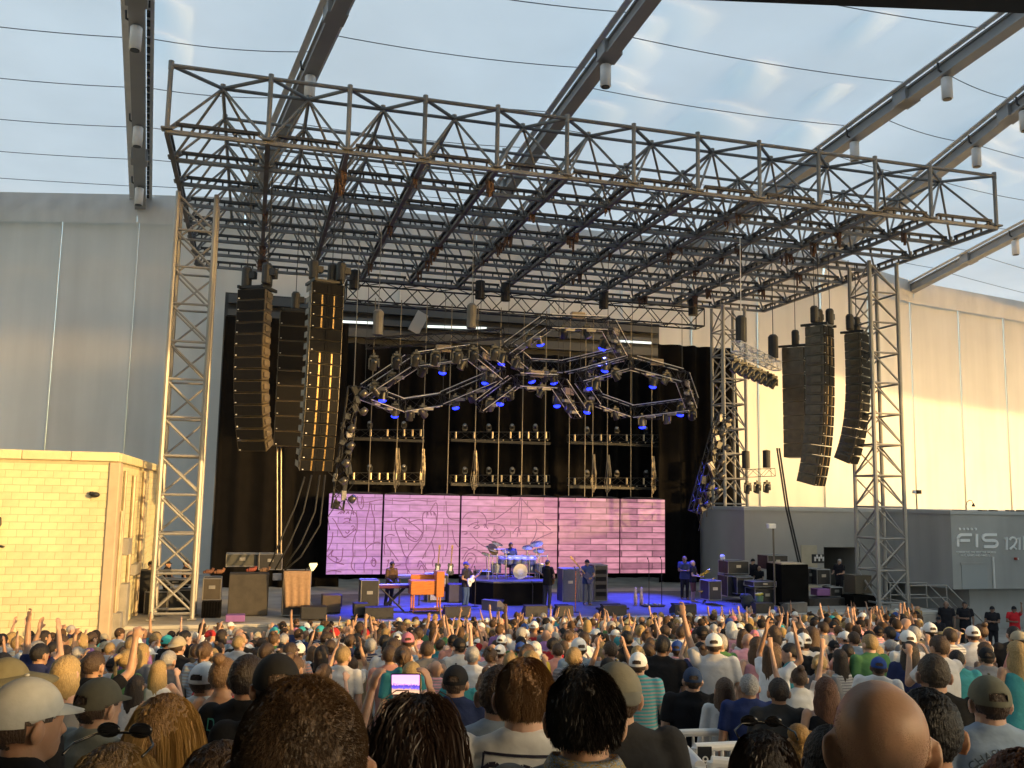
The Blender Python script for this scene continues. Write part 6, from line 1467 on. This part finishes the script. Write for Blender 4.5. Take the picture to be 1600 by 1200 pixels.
COLL = mat('collar_pattern', (.3, .3, .3), .8); n = COLL.node_tree.nodes; vo = n.new('ShaderNodeTexVoronoi'); vo.inputs['Scale'].default_value = 45; cr = n.new('ShaderNodeValToRGB'); e = cr.color_ramp.elements; e[0].color = (.02, .02, .03, 1); e[1].color = (.55, .53, .5, 1); e.new(.35).color = (.45, .30, .05, 1); e.new(.6).color = (.12, .2, .3, 1); COLL.node_tree.links.new(vo.outputs['Color'], cr.inputs[0]); COLL.node_tree.links.new(cr.outputs[0], n['Principled BSDF'].inputs['Base Color'])
mb = MB(); nn = 24
for j, (z, r1, r2) in enumerate(((1.495, .105, .085), (1.522, .094, .084), (1.558, .082, .080), (1.545, .092, .088), (1.500, .118, .102))):
    for k in range(nn+1): a = math.pi*.62+math.pi*1.76*k/nn; mb.v.append((r1*math.cos(a), -.02+r2*math.sin(a), z-.02*max(0, math.sin(a))))
for j in range(4):
    for k in range(nn): mb.f.append((j*(nn+1)+k, j*(nn+1)+k+1, (j+1)*(nn+1)+k+1, (j+1)*(nn+1)+k)); mb.m.append(0)
child('collar', mb.mesh('collar', COLL, True), o)
hero('man in worn olive cap and charcoal tee behind the black haired man', 962, 1029, 3.6, yaw=-.1, skin=LT, shirt=(.035, .035, .037), hair='capback', hairc=(.20, .19, .15), build=1.12)
hero('man in black tee and black and white cap above the railing', 1082, 1040, 8.5, skin=LT, shirt=BLK, hair='cap', hairc=(.03, .05, .10), build=1.15, fine=0, L='down', R='down')
hero('woman in long white dress with straight brown hair', 1132, 1058, 8.2, fem=True, skin=LT, shirt=(.62, .60, .57), top='dress', hair='long', hairc=(.09, .05, .03), fine=0)
hero('grey haired man in navy polo right of the white dress', 1170, 1052, 8.0, skin=TAN, shirt=(.02, .035, .12), hair='short', hairc=(.32, .31, .30), fine=0, build=1.05)
hero('man in charcoal tee right of the navy polo', 1216, 1058, 7.4, skin=TAN, shirt=(.035, .037, .04), hair='short', hairc=(.025, .016, .012), fine=0)
hero('person in white blouse raising both arms high', 1248, 1042, 9.2, fem=True, L='high', R='high', skin=LT, shirt=(.66, .64, .60), top='tee', hair='bun', hairc=(.07, .04, .025), fine=0)
hero('woman in black sleeveless top with long reddish hair', 1290, 1057, 7.2, fem=True, skin=LT, shirt=BLK, top='tank', hair='long', hairc=(.10, .04, .02), fine=0)
o = hero('woman with smooth black hair and sunglasses on her head', 1193, 1140, 2.5, fem=True, skin=TAN, shirt=BLK, hair='bald', yaw=-.35); strands(o, 9000, .42, scalp_all, (0, -.12, -.5), .0028, (.03, .017, .012), 10, 9, .001, spread=.05, grav=.65, comb=.97); child('hair', hair_mesh('longer', 0), o).color = (.018, .011, .008, 1); child('sunglasses', SGm, o, (0, -.05, .020))
hero('woman with bright curly hair low beside the bald man', 1262, 1140, 3.2, fem=True, skin=FAIR, shirt=(.55, .30, .12), hair='bun', hairc=(.42, .24, .08), yaw=-1.0)
hero('dark haired person in teal at the bald man\'s left shoulder', 1296, 1132, 2.9, fem=True, skin=BRN, shirt=(.04, .16, .22), hair='bob', hairc=(.012, .01, .009))
o = hero('bald man filling the right foreground', 1370, 1052, 1.72, yaw=-.42, skin=(.42, .25, .165), shirt=(.03, .03, .032), hair='bald', build=1.08); strands(o, 5000, .0018, lambda p: (p[:, 2] < 1.70) & scalp(p), (0, 0, -.3), .0004, (.20, .115, .075), 12, 2, spread=.3, grav=.1, rad=(.0825, .1005, .1), inflate=-.02, center=(0, -.014, 1.656), name='stubble')
hero('black haired man in black behind the bald man\'s right ear', 1446, 1072, 2.5, yaw=-.45, skin=TAN, shirt=BLK, hair='short', hairc=(.012, .01, .01))
hero('broad man with short grey brown hair in black shirt', 1457, 1020, 5.5, yaw=-.42, skin=LT, shirt=(.014, .014, .014), hair='short', hairc=(.06, .045, .032), build=1.16)
o = hero('man in olive cap and pale blue tee with oval print', 1543, 1051, 4.3, yaw=-.35, skin=FAIR, shirt=(.30, .40, .54), hair='cap', hairc=(.16, .16, .12), build=1.14)
sm = person_meshes(False, 'down', 'down', 1.14, 'tee', False, False, 1)[1]; PB = mat('print_slate', (.07, .10, .13), .85)
decal(o, sm, text_polys("CHASIN' TAIL", .052, .0, 1.33, .16) + ribbon([(.15*math.cos(6.283*k/30), 1.235+.085*math.sin(6.283*k/30)) for k in range(30)], .006, True) + [blob(.0, 1.235, .10, .05)], PB, 'back_print', .006, .085)
hero('person with short reddish hair cut off by the lower right corner', 1600, 1166, 1.5, yaw=-.5, skin=(.42, .25, .165), shirt=BLK, hair='short', hairc=(.16, .07, .035))
hero('woman with crossed straps on her bare back, hand on hip', 352, 1026, 6.6, fem=True, L='hips', R='hips', skin=(.42, .23, .14), shirt=(.55, .38, .28), top='tank', hair='bun', hairc=(.14, .08, .04), fine=0)
hero('man in white tee and white cap holding up a phone', 321, 1032, 6.8, R='phone', L='phone', skin=TAN, shirt=WHT, hair='cap', hairc=(.70, .70, .70), fine=0)
hero('man in navy tee and black cap, centre left', 713, 1036, 7.0, skin=TAN, shirt=(.02, .03, .08), hair='cap', hairc=(.01, .01, .012), fine=0, build=1.1)
hero('woman in cream strappy top with brown bun', 763, 1046, 7.6, fem=True, skin=(.42, .23, .14), shirt=(.55, .45, .32), top='tank', hair='bun', hairc=(.10, .05, .025), fine=0)
hero('woman with short blond hair in checked dress', 107, 1023, 7.0, fem=True, skin=FAIR, shirt=(.22, .22, .23), top='tank', hair='bob', hairc=(.42, .29, .13), fine=0)
hero('person in olive bucket hat at the far left edge', 14, 1030, 3.9, skin=TAN, shirt=BLK, hair='hat', hairc=(.17, .15, .09), yaw=-.4)

# white railing with block number
def railing(label, p0, p1, y_, n):
    t = thing('railing', label, 'railing', p0, group='white tubular railings'); z = 1.08
    for a in (0.0, 1.0): q = p0.lerp(p1, a); MB().tube(q, q+V(0, 0, z), .028).build('post', M['white'], t)
    MB().tube(p0+V(0, 0, z), p1+V(0, 0, z), .032, 10).build('handrail', M['white'], t); MB().tube(p0+V(0, 0, .12), p1+V(0, 0, .12), .022).build('bottom_rail', M['white'], t)
    for k in range(1, n): q = p0.lerp(p1, k/n); MB().tube(q+V(0, 0, .12), q+V(0, 0, z), .012).build('baluster', M['white'], t)
    return t
def rp(u, v, d): q = atd(u, v, d); return V(q.x, q.y, q.z-1.08)
railing('far white railing before the black tee man', rp(1015, 1147, 8.0), rp(1165, 1142, 8.0), 0, 11)
tr = railing('near white railing bearing the black number plate', rp(1086, 1168, 6.6), rp(1170, 1164, 6.7), 0, 6)
railing('white railing running towards the camera beside the number plate', rp(1068, 1168, 6.5), rp(1094, 1198, 4.9), 0, 8)
railing('lowest white railing at the bottom edge', rp(1112, 1190, 5.2), rp(1175, 1196, 5.2), 0, 4)
q = atd(1101, 1184, 6.5); MB().box(q, (.10, .012, .15), RZ(-.2)).build('number_plate', M['black'], tr); text('9', 0, 0, 0, .10, M['white'], 'number', tr, .002, loc=q+V(0, -.012, -.055), rot=(math.pi/2, 0, -.2))

# ================================================================== the crowd
rc = random.Random(21)
SHIRTS = [('white', (.75, .73, .71), 30), ('black', (.02, .02, .022), 14), ('navy', (.03, .04, .11), 8), ('grey', (.22, .22, .23), 12), ('light-blue', (.32, .42, .52), 8), ('teal', (.06, .33, .35), 5), ('salmon', (.66, .32, .26), 10), ('pink', (.70, .34, .40), 9), ('red', (.48, .03, .035), 5), ('green', (.08, .20, .08), 3), ('tan', (.42, .30, .18), 5), ('yellow', (.62, .46, .07), 3), ('purple', (.28, .14, .35), 2)]
HAIRS = [('brown hair', 'short', (.06, .035, .02), 20), ('black hair', 'short', (.014, .011, .01), 12), ('blond hair', 'short', (.30, .20, .09), 6), ('grey hair', 'short', (.36, .34, .32), 10), ('bald head', 'bald', (0, 0, 0), 7), ('white cap', 'cap', (.70, .69, .66), 9), ('black cap', 'cap', (.014, .014, .016), 8), ('blue cap', 'cap', (.03, .07, .25), 4), ('red cap', 'cap', (.42, .03, .03), 2), ('teal cap', 'cap', (.03, .33, .36), 2), ('backward tan cap', 'capback', (.38, .32, .22), 4), ('straw hat', 'hat', (.50, .38, .18), 2)]
HAIRF = [('long brown hair', 'long', (.09, .05, .026), 12), ('long blond hair', 'long', (.36, .24, .10), 12), ('long dark hair', 'longer', (.025, .016, .012), 8), ('blond ponytail', 'pony', (.36, .24, .10), 6), ('brown ponytail', 'pony', (.09, .05, .026), 6), ('brown bun', 'bun', (.10, .055, .03), 5), ('white bob', 'bob', (.62, .60, .56), 3), ('white cap', 'cap', (.70, .69, .66), 5), ('pink cap', 'cap', (.6, .2, .25), 2)]
SKINS = [(.50, .30, .21), (.56, .35, .26), (.42, .24, .155), (.47, .27, .17), (.30, .17, .11), (.14, .08, .055)]
def pick(L): 
    t = rc.uniform(0, sum(x[-1] for x in L))
    for x in L:
        t -= x[-1]
        if t <= 0: return x
    return L[-1]
VAR = [(False, 'down', 'down', 1.0, 'tee', 26), (False, 'down', 'down', 1.14, 'tee', 14), (False, 'cross', 'cross', 1.06, 'tee', 10), (False, 'phone', 'phone', 1.0, 'tee', 9), (False, 'down', 'fist', 1.0, 'tee', 2.5), (False, 'both', 'both', 1.0, 'tee', 2), (False, 'high', 'down', 1.04, 'tee', 1.5),
       (True, 'down', 'down', 1.0, 'tee', 12), (True, 'down', 'down', 1.0, 'tank', 9), (True, 'phone', 'phone', 1.0, 'tank', 6), (True, 'both', 'both', 1.0, 'tee', 2), (True, 'high', 'high', 1.0, 'tank', 1)]
POSE = {('cross', 'cross'): 'arms folded', ('phone', 'phone'): 'filming', ('down', 'fist'): 'fist raised', ('both', 'both'): 'clapping overhead', ('high', 'down'): 'one arm high', ('high', 'high'): 'arms high', ('down', 'down'): ''}
spots = []
y = 3.1
def uv(p):
    q = p-CAM; z = q.dot(_f); return 800+FPX*q.dot(_r2)/z, 600-FPX*q.dot(_u2)/z, z
row = 0
while y > -24.2:
    x = -26 + (.3 if row % 2 else 0)
    while x < 30:
        px, py = x+rc.uniform(-.16, .16), y+rc.uniform(-.2, .2)
        u, v, z = uv(V(px, py, floor_z(px, py)+1.7))
        if z > 8.0 and (z > 10 or rc.random() < .42) and not (1040 < u < 1310 and z < 10) and not (u > 1440 and v < 990) and not (u < 425 and v < 992 and rc.random() < .93) and -40 < u < 1640 and v < 1215 and not (px < -15.4 and py > -.9) and all((px-a)**2+(py-b)**2 > .33 for a, b in near) and not (px > 17.2 and py > .2):
            if not (u > 1050 and u < 1165 and z < 6.6) and not (u < 330 and py > 1.6 and rc.random() < .75) and not (py > 2.4 and rc.random() < .3): spots.append((z, px, py, u, v))
        x += .50 if y > -13 else .58
    y -= .78 if y > -13 else 1.0; row += 1
spots.sort()
N_IND = 255
MARKS = [(70, 'the cream building'), (200, 'the building corner'), (280, 'the left tower'), (385, 'the largest subwoofer'), (465, 'the towel rack'), (545, 'the left screen edge'), (620, 'the red keyboard'), (668, 'the organ'), (727, 'the white guitar'), (790, 'the drums'), (855, 'the singer'), (917, 'the bassist'), (1000, 'the slim bottles'), (1076, 'the horn players'), (1155, 'the flight cases'), (1242, 'the shrouded rack'), (1313, 'the dark doorway'), (1395, 'the right tower'), (1470, 'the stair'), (1525, 'the lettering'), (1590, 'the red steward')]
people = []
for k, (z, px, py, u, v) in enumerate(spots):
    var = pick(VAR); sh = pick(SHIRTS); hr = pick(HAIRF if var[0] else HAIRS); sk = rc.choice(SKINS[:4]) if rc.random() < .82 else rc.choice(SKINS)
    if z < 9 and var[1] in ('high', 'both', 'phone') and rc.random() < .7: var = VAR[0]
    if v > 1030 and var[2] in ('both', 'high') and rc.random() < .5: var = VAR[2]
    yaw = math.atan2(-(2-px), 9-py)+rc.choice([rc.uniform(-.4, .4)]*5+[rc.uniform(-1.3, 1.3)])
    people.append((z, px, py, u, v, var, sh, hr, sk, yaw, rc.uniform(.90, 1.07)))
ind = people[:N_IND]; lab = []; strp = []
for (z, px, py, u, v, var, sh, hr, sk, yaw, s) in ind:
    mk = min(MARKS, key=lambda m: abs(m[0]-u))[1]; rowt = 'nearest rows' if z < 7.5 else 'near rows' if z < 9.5 else 'middle rows' if z < 12.5 else 'far rows'
    ps = POSE[(var[1], var[2])]
    st = sh[0] not in ('black', 'tan') and rc.random() < .13; strp.append(st)
    lab.append(('woman' if var[0] else 'man')+' in '+('striped ' if st else '')+sh[0]+(' tank top' if var[4] == 'tank' else ' tee')+', '+hr[0]+(', '+ps if ps else '')+', '+rowt+' below '+mk)
from collections import defaultdict
cl = defaultdict(list)
for i, l in enumerate(lab): cl[l].append(i)
for l, ids in cl.items():
    if len(ids) > 1:
        ids.sort(key=lambda i: ind[i][3])
        for r_, i in enumerate(ids): lab[i] = (['left one: ', 'right one: '] if len(ids) == 2 else [w_+' from left: ' for w_ in ordn])[r_] + l
for i, (z, px, py, u, v, var, sh, hr, sk, yaw, s) in enumerate(ind):
    person(lab[i], V(px, py, floor_z(px, py)), yaw, var[0], var[1], var[2], var[3], var[4], skin=sk, shirt=tuple(c*f_ for f_ in (rc.uniform(.65, 1.05),) for c in sh[1]), legs=rc.choice([(.04, .05, .09), (.02, .02, .02), (.25, .2, .14), (.1, .1, .11)]), hair=hr[1], hairc=hr[2], scale=s, grp='people in the crowd', seed=i, striped=strp[i], tilt=rc.uniform(-.07, .05), roll=rc.uniform(-.06, .06))

# the rest of the crowd, past the three hundred largest, as one mass
def lowpoly(me, target):
    o = bpy.data.objects.new('tmp', me); TMP.collection.objects.link(o); d = o.modifiers.new('d', 'DECIMATE'); d.ratio = min(1, target/max(1, len(me.polygons)*2))
    ev = evaluated(o); m2 = ev.to_mesh(); m2.calc_loop_triangles()
    nv = len(m2.vertices); co = np.empty(nv*3, np.float32); m2.vertices.foreach_get('co', co); nt_ = len(m2.loop_triangles); ix = np.empty(nt_*3, np.int32); m2.loop_triangles.foreach_get('vertices', ix)
    ev.to_mesh_clear(); bpy.data.objects.remove(o); return co.reshape(-1, 3), ix.reshape(-1, 3)
LP = {}
def lp(key, me, n):
    if key not in LP: LP[key] = lowpoly(me, n)
    return LP[key]
vs, fs, cs, base = [], [], [], 0
for i, (z, px, py, u, v, var, sh, hr, sk, yaw, s) in enumerate(people[N_IND:]):
    ms = person_meshes(var[0], var[1], var[2], var[3], var[4], False, False, 0)
    parts_ = [(lp((var[:5], 0), ms[0], 560), sk), (lp((var[:5], 1), ms[1], 220), sh[1]), (lp((var[:5], 2), ms[2], 70), (.05, .05, .07))]
    if hr[1] != 'bald': parts_.append((lp(('h', hr[1]), hair_mesh(hr[1], 0), 150), hr[2]))
    R_ = np.array(RZ(yaw)); off = np.array((px, py, floor_z(px, py)))
    for (co, ix), c in parts_:
        vs.append((co*s) @ R_.T + off); fs.append(ix+base); cs.append(np.tile(np.array((*c, 1.0), np.float32)*np.array((rc.uniform(.85, 1.1),)*3+(1,), np.float32), (len(co), 1))); base += len(co)
vs = np.concatenate(vs).astype(np.float32); fs = np.concatenate(fs).astype(np.int32); cs = np.concatenate(cs).astype(np.float32)
me = bpy.data.meshes.new('crowd'); me.vertices.add(len(vs)); me.vertices.foreach_set('co', vs.ravel()); me.loops.add(fs.size); me.loops.foreach_set('vertex_index', fs.ravel()); me.polygons.add(len(fs)); me.polygons.foreach_set('loop_start', np.arange(0, fs.size, 3, dtype=np.int32)); me.polygons.foreach_set('use_smooth', np.ones(len(fs), bool)); me.update(); me.validate()
at_ = me.color_attributes.new('tint', 'FLOAT_COLOR', 'POINT'); at_.data.foreach_set('color', cs.ravel())
CM = mat('crowd_skin_and_cloth', (.4, .3, .25), .75, spec=.25); n = CM.node_tree.nodes; a_ = n.new('ShaderNodeAttribute'); a_.attribute_name = 'tint'; CM.node_tree.links.new(a_.outputs['Color'], n['Principled BSDF'].inputs['Base Color'])
me.materials.append(CM); o = bpy.data.objects.new('crowd', me); link(o)
setp(o, 'dense sunlit crowd standing before the stage', 'crowd', None, 'stuff')

bpy.data.scenes.remove(TMP)
